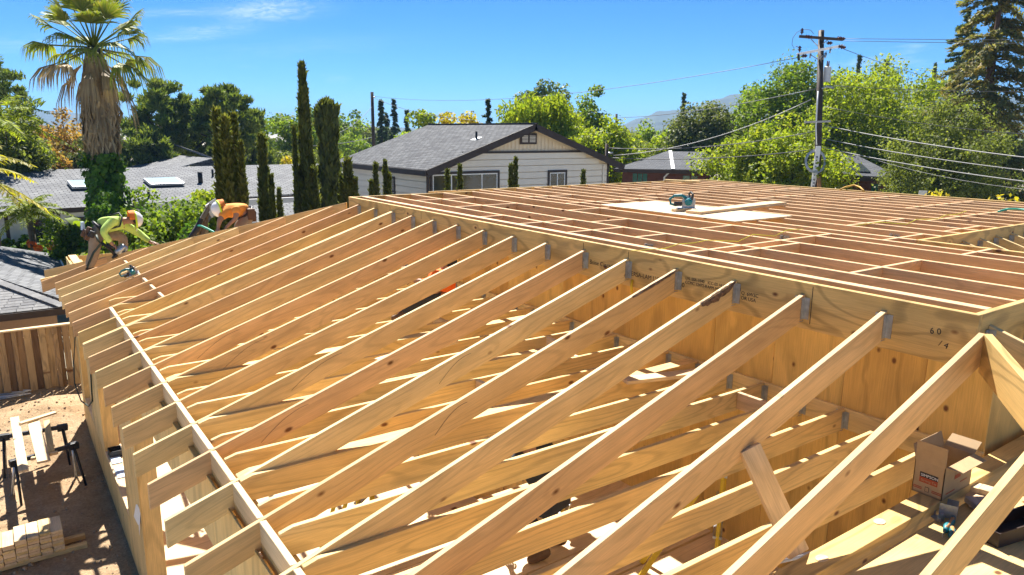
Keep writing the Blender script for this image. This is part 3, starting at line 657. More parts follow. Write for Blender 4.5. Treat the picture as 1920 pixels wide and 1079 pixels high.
for px, py in ((152, 349), (294, 344), (321, 343)):
    c = on_left(px, py); Mx, _ = frame(c, c+Lx); sl = (e_a-r_a).normalized()
    bm = bmesh.new(); box_bm(bm, (0,0,0.07), (0.95,1.35,0.14), bev=0.03); sk = from_bm('skylight', bm, M['galv'], LH, Mx @ Matrix.Rotation(R(9.3), 4, 'X'))
    bm = bmesh.new(); box_bm(bm, (0,0,0.148), (0.78,1.18,0.012)); from_bm('pane', bm, simple('skylight_pane', (0.42,0.55,0.60), 0.1, noise=0.03), sk, Mx @ Matrix.Rotation(R(9.3), 4, 'X'))
for px, py, h in ((376, 341, 0.5), (399, 330, 0.35), (279, 368, 0.3)):
    c = on_left(px, py); tube('vent_pipe', [c-Vector((0,0,0.1)), c+Vector((0,0,h))], 0.12 if h > .4 else 0.06, M['black'], LH)
# higher cross roof behind
pk = P(400, 297, 50); pl = P(290, 322, 47); pr = P(470, 316, 49)
slab('roof', [pk, pk+Vector((-1, 9, 0)), pl+Vector((-2, 8, -0.3)), pl+Vector((0,0,-0.2))], M['sh_grey'], LH, 0.1)
slab('roof', [pk+Vector((0,0,-.005)), pr+Vector((0,0,-0.2)), pr+Vector((1, 8, -0.3)), pk+Vector((-1, 9, -.005))], M['sh_grey'], LH, 0.1)
slab('wall', [pk+Vector((0.0,0.3,-0.1)), pl+Vector((0.3,0.3,-0.3)), pl+Vector((0.3,0.3,-3)), pr+Vector((-.3,0.3,-3)), pr+Vector((-0.3,0.3,-0.3))], M['sh_grey'], LH, 0.05)
# low garage roof in front of the cypresses
GA = thing('garage', (6, 29, GZ), 'low garage with grey shingle roof behind the cypress trunks', 'garage')
def gp(x, y): return pix_plane(x, y, -2.75-0.22*27, 0.0, 0.22)
g0 = [gp(440, 420), gp(655, 405), gp(668, 372), gp(455, 386)]
slab('roof', [g0[3], g0[2], g0[1], g0[0]], M['sh_grey'], GA, 0.1)
h0_ = [gp(562, 392), gp(668, 380), P(645, 338, 31.5)]
slab('roof', [h0_[0]+Vector((0,0,.05)), h0_[1]+Vector((0,0,.05)), h0_[2]], M['sh_grey'], GA, 0.08)
box('wall', (g0[0].x+0.4, g0[0].y+0.6, GZ), (g0[1].x-0.4, g0[0].y+0.7, g0[0].z-0.15), M['beige'], GA)
# little gable shed by the second worker
GS = thing('garden_shed', P(385, 470, 18.5), 'small gabled wooden shed with grey trim behind the hip', 'shed')
sa, sb_, sc_ = P(391, 381, 18.6), P(352, 446, 18.2), P(403, 404, 18.8)
back = Vector((1.0, 2.6, 0))
slab('roof', [sa, sa+back, sb_+back, sb_], M['sh_grey'], GS, 0.07); slab('roof', [sa+dn*.004, sc_, sc_+back, sa+back+dn*.004], M['sh_grey'], GS, 0.07)
timber('rake_trim', sb_+Vector((0,-.03,0)), sa+Vector((0,-.03,0)), 0.04, 0.12, M['arm'], GS); timber('rake_trim', sc_+Vector((0,-.03,0)), sa+Vector((0,-.03,-.004)), 0.04, 0.12, M['arm'], GS)
slab('wall', [sa+Vector((0,.15,-.15)), sb_+Vector((.25,.15,-.05)), sb_+Vector((.25,.15,-2.2)), sc_+Vector((-.25,.15,-2.2)), sc_+Vector((-.25,.15,-.05))], M['fence'], GS, 0.05)
for k in range(9):
    z = sa.z-0.30-k*0.10; t = min(1.0, (sa.z-z)/(sa.z-sb_.z)); pa = sa.lerp(sb_, t); pb = sa.lerp(sc_, t)
    timber('siding_board', Vector((pa.x+0.16, pa.y+0.10, z)), Vector((pb.x-0.16, pb.y+0.10, z)), 0.03, 0.085, M['fence'], GS)

# neighbour's shingled outbuilding at the left edge, shingles laid one by one
NB = thing('neighbour_outbuilding', (-5.5, 20.5, GZ), 'beige stucco outbuilding with grey shingled hip roof beyond the board fence', 'outbuilding')
Ye = 19.1
ea = PY(119, 577, Ye); eb = PY(-330, 628, Ye); eb.z = ea.z
hA = PY(116, 566, Ye+0.25); hB = PY(-260, 436, 24.0)
front = [Vector((ea.x-0.02, Ye, ea.z)), Vector((eb.x, Ye, ea.z)), Vector((eb.x, 24.0, hB.z)), hB, ]
def shingle_field(parent, o, x, y, n, x0f, x1f, rows, row_h, wid, mat, limit, th=0.016):
    """courses of single shingles: o origin on the eave, x along the course, y up the slope"""
    me = None; cnt = 0; objs = []
    for r_ in range(rows):
        off = (r_ % 2)*wid*0.5+rnd.uniform(-0.03, 0.03); a, b = x0f(r_), x1f(r_); u = a-off
        while u < b:
            ua, ub = max(u, a), min(u+wid-0.006, b)
            if ub-ua > 0.05: objs.append((r_, ua, ub))
            u += wid
    for r_, ua, ub in objs:
        if cnt >= limit: break
        base = o + y*(r_*row_h) + n*(0.012+rnd.uniform(0, 0.004))
        Mx = Matrix(((x.x,y.x,n.x,0),(x.y,y.y,n.y,0),(x.z,y.z,n.z,0),(0,0,0,1))); Mx.translation = base+x*ua
        Mx = Mx @ Matrix.Rotation(R(-2.5), 4, 'X')
        put('shingle', prism_mesh([(0,0), (round(ub-ua,2),0), (round(ub-ua,2),-th), (0,-th)], row_h*1.35, mat, 0), Mx @ Matrix.Translation((0, row_h*0.67, th)), parent); cnt += 1
M['sh_one'] = simple('asphalt_shingle', (0.20,0.20,0.205), 0.92, noise=0.22, nscale=9, bump=0.3)
_n, _l = M['sh_one'].node_tree.nodes, M['sh_one'].node_tree.links
_oi = N(_n, 'ObjectInfo'); _rp = ramp(_n, [(0, (0.72,0.72,0.74)), (1, (1.2,1.19,1.16))]); _l.new(_oi.outputs['Random'], _rp.inputs['Fac'])
_mx = N(_n, 'MixRGB', blend_type='MULTIPLY'); _mx.inputs['Fac'].default_value = 1; _b = _n['Principled BSDF']
_src = _b.inputs['Base Color'].links[0].from_socket; _l.new(_src, _mx.inputs['Color1']); _l.new(_rp.outputs['Color'], _mx.inputs['Color2']); _l.new(_mx.outputs[0], _b.inputs['Base Color'])
ev = Vector((ea.x, Ye, ea.z)); up_s = (hB-ev); slope = (hB.z-ea.z)/(24.0-Ye)
ydir = Vector((0, 1, slope)).normalized(); xdir = Vector((-1, 0, 0)); nn = Vector((0, -slope, 1)).normalized()
rfA = slab('roof', [ev, Vector((eb.x, Ye, ea.z)), Vector((eb.x, 24.0, hB.z)), Vector((hB.x, 24.0, hB.z))], M['sh_dark'], NB, 0.08)
hipx = (ev.x-hB.x)/(24.0-Ye)/ydir.y**-1
rh = 0.135
shingle_field(rfA, ev, xdir, ydir, nn, lambda r_: r_*rh*(ev.x-hB.x)/(Vector((0,24.0-Ye,hB.z-ea.z)).length), lambda r_: min(2.6, 1.5+r_*0.1), 20, rh, 0.33, M['sh_one'], 170)
# hip cap pieces
hd = (Vector((hB.x, 24.0, hB.z))-ev); hl = hd.length; hd.normalize()
for k in range(16):
    a = ev+hd*(k*0.17)+Vector((0,0,0.045)); timber('ridge_cap', a, a+hd*0.24+Vector((0,0,0.015)), 0.26, 0.02, M['sh_one'], rfA)
timber('fascia', ev+Vector((0.03,-0.03,0.0)), Vector((eb.x, Ye-0.03, ea.z)), 0.04, 0.17, M['brown_trim'], NB)
box('wall', (eb.x, Ye+0.25, GZ), (ea.x-0.15, Ye+0.4, ea.z-0.10), M['beige'], NB)
box('wall', (ea.x-0.3, Ye+0.4, GZ), (ea.x-0.15, 24, ea.z-0.10), M['beige'], NB)
# rear roof plane, courses slanting down to the right
q3 = Vector(ev)+Vector((0.25,0.25,0.03)); q4 = Vector((hB.x, 24.0, hB.z)); _q1 = P(106, 477, 27.0); _nB = (q4-q3).cross(_q1-q3).normalized()
def on_B(px, py): d = ray(px, py); return CAM+d*((q3-CAM).dot(_nB)/d.dot(_nB))
q0, q1, q2 = on_B(-260, 424), on_B(106, 477), on_B(121, 506)
rfB = slab('roof', [q1, q0, q4, q3, q2], M['sh_grey'], NB, 0.08)
timber('rake_trim', q1+Vector((0.02,0,0.03)), q2+Vector((0.02,0,0.03)), 0.05, 0.12, M['white'], NB)
# two brown houses on the right
def brown_house(name, label, base_f, ridge, eaves, wall_z, wins, panels):
    H_ = thing(name, (eaves[0]+eaves[1])/2*1.0, label, 'house'); H_.matrix_basis.translation.z = GZ; WM[H_.name] = H_.matrix_basis.copy()
    a, b = eaves; r0, r1 = ridge; back = (r0-a).cross(Vector((0,0,1)))
    ax = (b-a).normalized(); dp = Vector((-ax.y, ax.x, 0)) if (Vector((-ax.y, ax.x, 0))).dot(r0-CAM) > 0 else Vector((ax.y, -ax.x, 0))
    slab('roof', [r0, r1, b, a], M['sh_blue'], H_, 0.12)
    slab('roof', [r0, a, a+dp*9], M['sh_blue'], H_, 0.12); slab('roof', [r1, b+dp*9, b], M['sh_blue'], H_, 0.12)
    slab('roof', [r1, r0, a+dp*9, b+dp*9], M['sh_blue'], H_, 0.12)
    timber('fascia', a+Vector((0,0,-.02))-dp*.03, b+Vector((0,0,-.02))-dp*.03, 0.05, 0.22, M['brown_trim'], H_)
    wa, wb = a+dp*0.6+ax*0.5, b+dp*0.6-ax*0.5
    slab('wall', [wa+dn*.15, wb+dn*.15, Vector((wb.x,wb.y,GZ)), Vector((wa.x,wa.y,GZ))], M['rust'], H_, 0.1)
    def rect(nm, t0, t1, z0, z1, mat, par, out):
        p_, q_ = wa.lerp(wb, t0)-dp*out, wa.lerp(wb, t1)-dp*out
        return timber(nm, Vector((p_.x,p_.y,wall_z+z1)), Vector((q_.x,q_.y,wall_z+z1)), 0.05, z1-z0, mat, par)
    for t0, t1, z0, z1, nx_, nz_ in wins:
        f = rect('window', t0, t1, z0, z1, M['brown_trim'], H_, 0.06)
        for i in range(nx_):
            for j in range(nz_):
                tt = (t1-t0)/nx_; hh = (z1-z0)/nz_
                rect('pane', t0+tt*(i+0.08), t0+tt*(i+0.92), z0+hh*(j+0.06), z0+hh*(j+0.94), M['green_glass'], f, 0.1)
    for t0, t1, z0, z1 in panels: rect('wall_panel', t0, t1, z0, z1, M['pale_panel'], H_, 0.07)
    return H_, dp, ax
M['rust'] = simple('rust_brown_cladding', (0.12,0.045,0.03), 0.8, noise=0.25, nscale=3)
M['green_glass'] = simple('green_glass', (0.03,0.14,0.11), 0.08, spec=0.8)
M['pale_panel'] = simple('pale_blue_panel', (0.58,0.68,0.74), 0.6, noise=0.05)
fA = 46
ea1, eb1 = P(1150, 313, fA), P(1345, 323, fA-2); eb1.z = ea1.z = (ea1.z+eb1.z)/2
ra1, rb1 = P(1250, 284, fA+5), P(1318, 284, fA+4); rb1.z = ra1.z
H1, dp1, ax1 = brown_house('brown_house', 'rust brown house with slate roof, green panes and white ridge flashing', fA, (ra1, rb1), (ea1, eb1), ea1.z, [(0.12,0.30,-1.6,-0.28,3,2), (0.70,0.88,-0.85,-0.35,2,1)], [(0.0,0.11,-2.2,-0.75), (0.33,0.52,-2.2,-0.85)])
timber('flashing', ra1.lerp(rb1, 0.1)+Vector((0,0,.06)), ea1.lerp(eb1, 0.585)+Vector((0,0,.06)), 0.22, 0.03, M['white'], H1)
dsp = ea1.lerp(eb1, 0.56); tube('downspout', [dsp+dn*.1, dsp+dp1*.4+dn*.5-ax1*.4, dsp+dp1*.5+dn*2.5-ax1*.4], 0.06, M['white'], H1)
fB = 42
ea2, eb2 = P(1560, 336, fB), P(1690, 327, fB-1); eb2.z = ea2.z = (ea2.z+eb2.z)/2
ra2, rb2 = P(1550, 290, fB+6), P(1605, 291, fB+6); rb2.z = ra2.z
H2, dp2, ax2 = brown_house('brown_house', 'rust brown house with solar panels on its roof, right of the utility pole', fB, (ra2, rb2), (ea2, eb2), ea2.z, [(0.05,0.17,-1.6,-0.4,2,2), (0.66,0.80,-1.9,-0.4,2,2)], [(0.25,0.36,-2.3,-1.05), (0.44,0.62,-2.3,-0.9), (0.82,0.99,-2.3,-0.95)])
pa_, pb_ = P(1575, 312, fB+2.2), P(1640, 326, fB+0.6)
sl0 = (ra2-ea2); 
def roof2(t, s): return ea2.lerp(eb2, t).lerp(ra2.lerp(rb2, t), s)+Vector((0,0,.12))
slab('solar_panel', [roof2(0.05,.12), roof2(0.62,.12), roof2(0.66,.48), roof2(0.08,.48)], simple('solar_glass', (0.03,0.035,0.06), 0.15, spec=0.8), H2, 0.05)
# dark board fence in the gardens, and the cedar fence of this yard board by board
GFc = thing('garden_fence', (-6, 30.5, GZ), 'dark weathered board fence in front of the long low house', 'fence')
x = -9.0
while x < 0.6:
    box('board', (x, 30.5, GZ), (x+0.145, 30.525, -3.62+rnd.uniform(-.01,.01)), M['fence_dark'], GFc); x += 0.15
box('rail', (-9, 30.53, -3.9), (0.6, 30.57, -3.8), M['fence_dark'], GFc)
M['fence_darker'] = wood('darker_fence_board', [(0.15,0.085,0.045), (0.20,0.12,0.06)], grain=1.0, knots=0.5, knot_scale=(3.0, 7.0, 0.02))  # darker board tone for part of the recessed row
CF = thing('board_fence', (-6, 18.3, GZ), 'cedar board on board fence at the end of the dirt yard', 'fence')
x = -10.6; k = 0
while x < -3.2:
    w = rnd.choice((0.14, 0.14, 0.09, 0.15)); yy = 18.30+(0.0 if k % 2 else 0.045)
    box('board', (x, yy, GZ-0.1), (x+w-0.004, yy+0.022, -3.575+rnd.uniform(-.004,0)), M['fence'] if k % 4 != 2 else M['fence_darker'], CF); x += w+rnd.uniform(-.002, .006); k += 1
for z in (-3.85, -4.75): box('rail', (-10.6, 18.355, z), (-3.2, 18.39, z+0.085), M['fence'], CF)
box('cap_rail', (-10.6, 18.25, -3.572), (-3.2, 18.40, -3.535), M['pale'], CF)

# ---------------------------------------------------------------- trees
def leaf_mat(name, cols, trans=0.55, rough=0.6):
    m = bpy.data.materials.new(name); m.use_nodes = True; n, l = m.node_tree.nodes, m.node_tree.links; n.clear()
    out = N(n, 'OutputMaterial'); geo = N(n, 'NewGeometry'); oi = N(n, 'ObjectInfo')
    r = ramp(n, [(i/(len(cols)-1), c) for i, c in enumerate(cols)]); l.new(geo.outputs['Random Per Island'], r.inputs['Fac'])
    tc = N(n, 'TexCoord'); nz = N(n, 'TexNoise', Scale=0.55, Detail=3.0); l.new(tc.outputs['Object'], nz.inputs['Vector'])
    r2 = ramp(n, [(0.35, (0.72,0.74,0.70)), (0.65, (1.22,1.2,1.1))]); l.new(nz.outputs['Fac'], r2.inputs['Fac'])
    mx = N(n, 'MixRGB', blend_type='MULTIPLY'); mx.inputs['Fac'].default_value = 1; l.new(r.outputs['Color'], mx.inputs['Color1']); l.new(r2.outputs['Color'], mx.inputs['Color2'])
    d = N(n, 'BsdfPrincipled'); d.inputs['Roughness'].default_value = rough; d.inputs['Specular IOR Level'].default_value = 0.3; l.new(mx.outputs[0], d.inputs['Base Color'])
    t = N(n, 'BsdfTranslucent'); g = N(n, 'MixRGB', blend_type='MULTIPLY'); g.inputs['Fac'].default_value = 1; g.inputs['Color2'].default_value = (1.15, 1.15, 0.55, 1)
    l.new(mx.outputs[0], g.inputs['Color1']); l.new(g.outputs[0], t.inputs['Color'])
    s = N(n, 'MixShader'); s.inputs['Fac'].default_value = trans; l.new(d.outputs[0], s.inputs[1]); l.new(t.outputs[0], s.inputs[2]); l.new(s.outputs[0], out.inputs['Surface']); return m
LM = {
 'lime': leaf_mat('lime_leaves', [(0.240,0.312,0.019), (0.330,0.390,0.032), (0.149,0.234,0.019), (0.405,0.421,0.048)]),
 'green': leaf_mat('green_leaves', [(0.103,0.182,0.024), (0.168,0.264,0.030), (0.244,0.314,0.034), (0.075,0.132,0.020)]),
 'olive': leaf_mat('olive_leaves', [(0.147,0.187,0.046), (0.206,0.243,0.062), (0.104,0.138,0.031), (0.251,0.275,0.069)]),
 'oak': leaf_mat('oak_leaves', [(0.106,0.134,0.044), (0.163,0.192,0.060), (0.082,0.113,0.036), (0.233,0.247,0.080)], 0.4),
 'pine': leaf_mat('pine_needles', [(0.074,0.122,0.031), (0.138,0.195,0.044), (0.226,0.268,0.061), (0.064,0.103,0.026)], 0.4),
 'cypress': leaf_mat('cypress_leaves', [(0.082,0.104,0.024), (0.135,0.160,0.037), (0.063,0.075,0.020), (0.180,0.188,0.046)], 0.4),
 'spruce': leaf_mat('spruce_needles', [(0.062,0.108,0.053), (0.105,0.156,0.079), (0.053,0.078,0.043)], 0.35),
 'redwood': leaf_mat('redwood_needles', [(0.147,0.163,0.059), (0.267,0.238,0.074), (0.107,0.138,0.051), (0.400,0.289,0.105)], 0.42),
 'yellow': leaf_mat('golden_leaves', [(0.465,0.390,0.028), (0.558,0.420,0.035), (0.310,0.315,0.028), (0.600,0.450,0.042)]),
 'rust': leaf_mat('rusty_leaves', [(0.403,0.210,0.063), (0.310,0.195,0.070), (0.217,0.180,0.056), (0.465,0.255,0.070)]),
 'ivy': leaf_mat('ivy_leaves', [(0.070,0.156,0.024), (0.121,0.234,0.030), (0.051,0.117,0.017), (0.202,0.332,0.042)], 0.42),
 'frond': leaf_mat('fan_palm_blades', [(0.186,0.252,0.036), (0.278,0.306,0.046), (0.131,0.180,0.029), (0.372,0.342,0.073)], 0.35),
 'dead': leaf_mat('dead_palm_thatch', [(0.347,0.240,0.137), (0.486,0.354,0.209), (0.260,0.177,0.100), (0.590,0.443,0.273)], 0.12),
 'gold': leaf_mat('yellow_palm_leaflets', [(0.395,0.347,0.035), (0.474,0.425,0.042), (0.264,0.299,0.035), (0.510,0.425,0.042)]),
 'flower': leaf_mat('red_petals', [(0.600,0.090,0.028), (0.600,0.240,0.028)], 0.42),
}
M['bark1'] = simple('grey_bark', (0.10,0.08,0.06), 0.95, noise=0.4, nscale=7, bump=0.6)
M['bark2'] = simple('dark_bark', (0.055,0.040,0.030), 0.95, noise=0.4, nscale=7, bump=0.6)
M['bark3'] = simple('red_bark', (0.10,0.055,0.035), 0.95, noise=0.4, nscale=7, bump=0.6)
def unit(a): return a/np.maximum(np.linalg.norm(a, axis=1, keepdims=True), 1e-6)
def quads(C, A, B, mat, name='crown'):
    """diamond leaves: centres C, half long axes A, half short axes B"""
    n = len(C); V = np.empty((n, 4, 3)); V[:,0] = C+A; V[:,1] = C+B; V[:,2] = C-A; V[:,3] = C-B
    me = bpy.data.meshes.new(name); me.vertices.add(n*4); me.loops.add(n*4); me.polygons.add(n)
    me.vertices.foreach_set('co', V.ravel()); me.loops.foreach_set('vertex_index', np.arange(n*4, dtype=np.int32))
    me.polygons.foreach_set('loop_start', np.arange(0, n*4, 4, dtype=np.int32)); me.polygons.foreach_set('loop_total', np.full(n, 4, dtype=np.int32))
    me.materials.append(mat); me.update(calc_edges=True); return me
def crown_round(g, h, w, nclump, nleaf, ls, squash=0.9, lumps=0.35, droop=0.0, clump_r=None):
    """broadleaf crown filling z 0..h, width w; returns leaf arrays and clump centres"""
    d = unit(g.normal(size=(nclump, 3))); d[:,2] = d[:,2]*0.9+0.05
    ph = g.uniform(0, 6.28, 6); lump = 1+lumps*(np.sin(d[:,0]*4+ph[0])*np.sin(d[:,1]*4.5+ph[1])+0.6*np.sin(d[:,2]*6+ph[2]+d[:,0]*5))*0.8
    r = (0.30+0.70*g.uniform(0, 1, nclump)**0.5)*lump
    c = d*r[:,None]*np.array([w/2, w/2, h/2])*0.86; c[:,2] += h/2
    cr = clump_r or (w+h)/2*min(0.16, 1.65/nclump**0.5)
    per = max(1, nleaf//nclump)
    idx = np.repeat(np.arange(nclump), per)
    off = unit(g.normal(size=(len(idx), 3)))*(g.uniform(0.15, 1, len(idx))**0.5)[:,None]*cr*g.uniform(0.6, 1.3, nclump)[idx][:,None]
    off[:,2] *= 0.75
    C = c[idx]+off
    nrm = unit(off/cr+np.array([0,0,0.5])+g.normal(size=off.shape)*0.7)
    t = unit(np.cross(nrm, g.normal(size=nrm.shape))); 
    if droop: t = unit(t*(1-droop)+np.array([0,0,-1])*droop)
    b = unit(np.cross(nrm, t)); s = ls*g.uniform(0.6, 1.3, len(C))[:,None]
    return C, t*s*(0.62+droop), b*s*0.42, c
def limbs_mesh(g, base_h, tips, r0, mat, lean=0.0, bend=0.25):
    bm = bmesh.new(); top = Vector((lean*base_h, 0, base_h))
    pts = [Vector((0,0,-0.2)), Vector((lean*base_h*0.4+g.normal()*0.05, g.normal()*0.05, base_h*0.5)), top]
    tube_bm(bm, pts, [r0*1.15, r0*0.9, r0*0.75], 8)
    for t in tips:
        t = Vector(t); mid = top.lerp(t, 0.5)+Vector((g.normal()*bend, g.normal()*bend, (t-top).length*0.12))
        tube_bm(bm, [top-Vector((0,0,0.15)), top.lerp(mid, 0.55)+Vector((0,0,0.1)), mid, t], [r0*0.6, r0*0.42, r0*0.28, r0*0.08], 6)
    return bm_done(bm, mat, True)
def tree(name, label, cat, px, top_py, F, wpx, kind, mat, bark='bark1', crown_frac=0.75, nleaf=7000, ls=None, seed=0, group=None, nclump=None, droop=0.0, lumps=0.35, gz=GZ, **kw):
    g = np.random.default_rng(1000+seed)
    top = P(px, top_py, F); w = wpx/FPX*F; base = Vector((top.x, top.y, gz)); H = top.z-gz
    T = thing(name, base, label, cat, group); Mx = Matrix.Translation(base) @ Matrix.Rotation(g.uniform(0, 6.28), 4, 'Z')
    ch = H*crown_frac; z0 = H-ch; ls = ls or max(0.09, F*0.0042)
    if kind == 'round':
        nc = nclump or 60
        C, A, B, cl = crown_round(g, ch, w, nc, nleaf, ls, droop=droop, lumps=lumps, **kw); C[:,2] += z0; cl = cl+np.array([0,0,z0])
        tips = cl[g.choice(nc, min(nc, 9), replace=False)]
        tm = limbs_mesh(g, max(0.6, z0+ch*0.12), tips, max(0.07, H*0.022), M[bark])
    elif kind == 'column':                          # Italian cypress and other narrow evergreens
        n = nleaf; z = g.uniform(0, 1, n)**0.9; taper = kw.get('taper', 0.8)
        prof = np.minimum(1, z/0.10+0.55)*np.where(z > taper, np.maximum(0.06, (1-z)/(1-taper)), 1.0)**0.75
        th = g.uniform(0, 6.28, n); wob = 1+0.18*np.sin(z*17+th*2)+0.16*np.sin(z*41+th*3+2)+0.10*np.sin(z*90+th*5)
        rr = w/2*prof*wob*(0.62+0.40*g.uniform(0, 1, n)**0.6)
        C = np.stack([rr*np.cos(th), rr*np.sin(th), z0+z*ch], 1)
        out = np.stack([np.cos(th), np.sin(th), np.zeros(n)], 1)
        t = unit(np.array([0,0,1.0])+out*0.35+g.normal(size=(n,3))*0.28); b = unit(np.cross(out+g.normal(size=(n,3))*0.5, t)); s = ls*g.uniform(0.6, 1.4, n)[:,None]
        A, B = t*s*1.1, b*s*0.38
        bm = bmesh.new(); tube_bm(bm, [(0,0,-0.2), (0,0,z0+ch*0.2), (0,0,z0+ch*taper*0.98), (0,0,z0+ch*0.97)], [w*0.24, w*0.33, w*0.26, w*0.02], 10); tm = bm_done(bm, M['cyp_core'], True)  # oversized dark core added inside the foliage to block light
    elif kind == 'conifer':                         # whorled branches with hanging needle sprays
        nb = kw.get('branches', 90); bm = bmesh.new(); tube_bm(bm, [(0,0,-0.2), (0,0,H*0.5), (0,0,H*0.98)], [H*0.022+0.05, H*0.015, 0.02], 9)
        Cs, As, Bs = [], [], []; per = nleaf//nb; dr = kw.get('dr', 0.25)
        for k in range(nb):
            z = (k+g.uniform(0,1))/nb; L = w/2*max(0.03, (1-z)**kw.get('pw', 0.8))*g.uniform(0.65, 1.12); th = g.uniform(0, 6.28); zz = z0+z*ch
            o = np.array([math.cos(th), math.sin(th), 0]); u = np.linspace(0.12, 1, 7)
            pts = np.array([[0,0,zz]])+o[None]*(u*L)[:,None]+np.array([[0,0,1]])*((0.12*u-dr*u**2)*L)[:,None]
            tube_bm(bm, [Vector((0,0,zz))]+[Vector(p_) for p_ in pts[::2]], [0.05+L*0.012]+[0.035*(1-i/5)+0.008 for i in range(4)], 5)
            ii = g.integers(0, 7, per); cc = pts[ii]+g.normal(size=(per,3))*np.array([0.16,0.16,0.09])*max(L*0.5, 0.12)*kw.get('spread', 1.0)
            t = unit(o[None]*0.9+g.normal(size=(per,3))*0.5+np.array([0,0,-0.35])); b = unit(np.cross(t, np.array([0,0,1.0])+g.normal(size=(per,3))*0.4)); s = ls*g.uniform(0.6, 1.4, per)[:,None]
            Cs.append(cc); As.append(t*s*0.95); Bs.append(b*s*0.33)
        C, A, B = np.concatenate(Cs), np.concatenate(As), np.concatenate(Bs); tm = bm_done(bm, M[bark], True)
    elif kind == 'pine':                            # flat pads of long needles on crooked limbs
        npad = kw.get('pads', 85); d = unit(g.normal(size=(npad,3))); r = 0.35+0.65*g.uniform(0,1,npad)**0.6
        cl = d*r[:,None]*np.array([w/2, w/2, ch/2])*0.92; cl[:,2] += z0+ch/2
        per = nleaf//npad; idx = np.repeat(np.arange(npad), per); pr = 0.095*w*g.uniform(0.6, 1.5, npad)
        off = unit(g.normal(size=(len(idx),3)))*(g.uniform(0,1,len(idx))**0.45)[:,None]*pr[idx][:,None]*np.array([1,1,0.55])
        C = cl[idx]+off; t = unit(off/pr[idx][:,None]*0.8+np.array([0,0,0.75])+g.normal(size=off.shape)*0.55); b = unit(np.cross(t, g.normal(size=t.shape))); s = ls*g.uniform(0.6, 1.3, len(C))[:,None]
        A, B = t*s*1.15, b*s*0.26
        tips = cl[g.choice(npad, 14, replace=False)]; tm = limbs_mesh(g, z0+ch*0.25, tips, H*0.02, M[bark], bend=0.6)
    tr = put('trunk', tm, Mx, T); cr = put('crown', quads(C, A, B, LM[mat]), Mx, T)  # for column trees this is the added light-blocking core, not a true trunk
    return T
M['cyp_core'] = simple('cypress_dark_core', (0.040,0.032,0.018), 0.95, noise=0.5, nscale=9, bump=0.8)  # dark colour of the added core inside column trees
sd = [0]
def tr(name, label, px, top, F, w, kind, mat, **k):
    sd[0] += 1; return tree(name, label, k.pop('cat', 'tree'), px, top, F, w, kind, mat, seed=sd[0], **k)
# left edge
tr('conifer_tree', 'dark conifer cut by the left edge, highest there', -18, 92, 44, 150, 'pine', 'pine', bark='bark2', crown_frac=0.7, nleaf=9000)
tr('broadleaf_tree', 'olive green tree at the left edge below the dark conifer', 2, 196, 36, 150, 'round', 'olive', nleaf=9000, ls=0.16)
tr('broadleaf_tree', 'thin rusty tree with bare crooked twigs left of the fan palm', 112, 204, 56, 130, 'round', 'rust', nleaf=3200, ls=0.2, nclump=30, lumps=0.6)
tr('broadleaf_tree', 'thin olive tree between the left edge and the rusty tree', 58, 226, 62, 110, 'round', 'olive', nleaf=4200, ls=0.22)
tr('broadleaf_tree', 'orange tinged bush tree behind the long roof, beside the palm trunk', 88, 258, 50, 80, 'round', 'rust', nleaf=2500, ls=0.2)
tr('cypress_tree', 'broad dark conical evergreen behind the left end of the long roof', 66, 256, 46, 42, 'column', 'cypress', crown_frac=0.97, nleaf=4000, taper=0.35, ls=0.2)
tr('cypress_tree', 'dark evergreen at the left edge above the yellow palm', 4, 270, 44, 44, 'column', 'cypress', crown_frac=0.97, nleaf=4000, taper=0.4, ls=0.2)
# pine group behind the long house
tr('pine_tree', 'dark pine right behind the fan palm, left of its group', 292, 136, 58, 150, 'pine', 'pine', bark='bark2', crown_frac=0.72, nleaf=16000, group='pines behind the long house', ls=0.26)
tr('pine_tree', 'middle pine of the dark group behind the long roof', 352, 176, 62, 130, 'pine', 'pine', bark='bark2', crown_frac=0.72, nleaf=12000, group='pines behind the long house', ls=0.27)
tr('pine_tree', 'right hand pine of the dark group, behind the near cypresses', 424, 149, 56, 135, 'pine', 'pine', bark='bark2', crown_frac=0.70, nleaf=16000, group='pines behind the long house', ls=0.25)
tr('pine_tree', 'low pine filling the gap under the dark group', 262, 230, 54, 120, 'pine', 'pine', bark='bark2', crown_frac=0.75, nleaf=9000, group='pines behind the long house', ls=0.25)
tr('broadleaf_tree', 'low dark bush tree left under the pines beside the palm trunk', 150, 262, 52, 70, 'round', 'oak', nleaf=4000, ls=0.2)
tr('pine_tree', 'lowest pine at the right foot of the group', 468, 236, 60, 90, 'pine', 'pine', bark='bark2', crown_frac=0.75, nleaf=7000, group='pines behind the long house', ls=0.25)
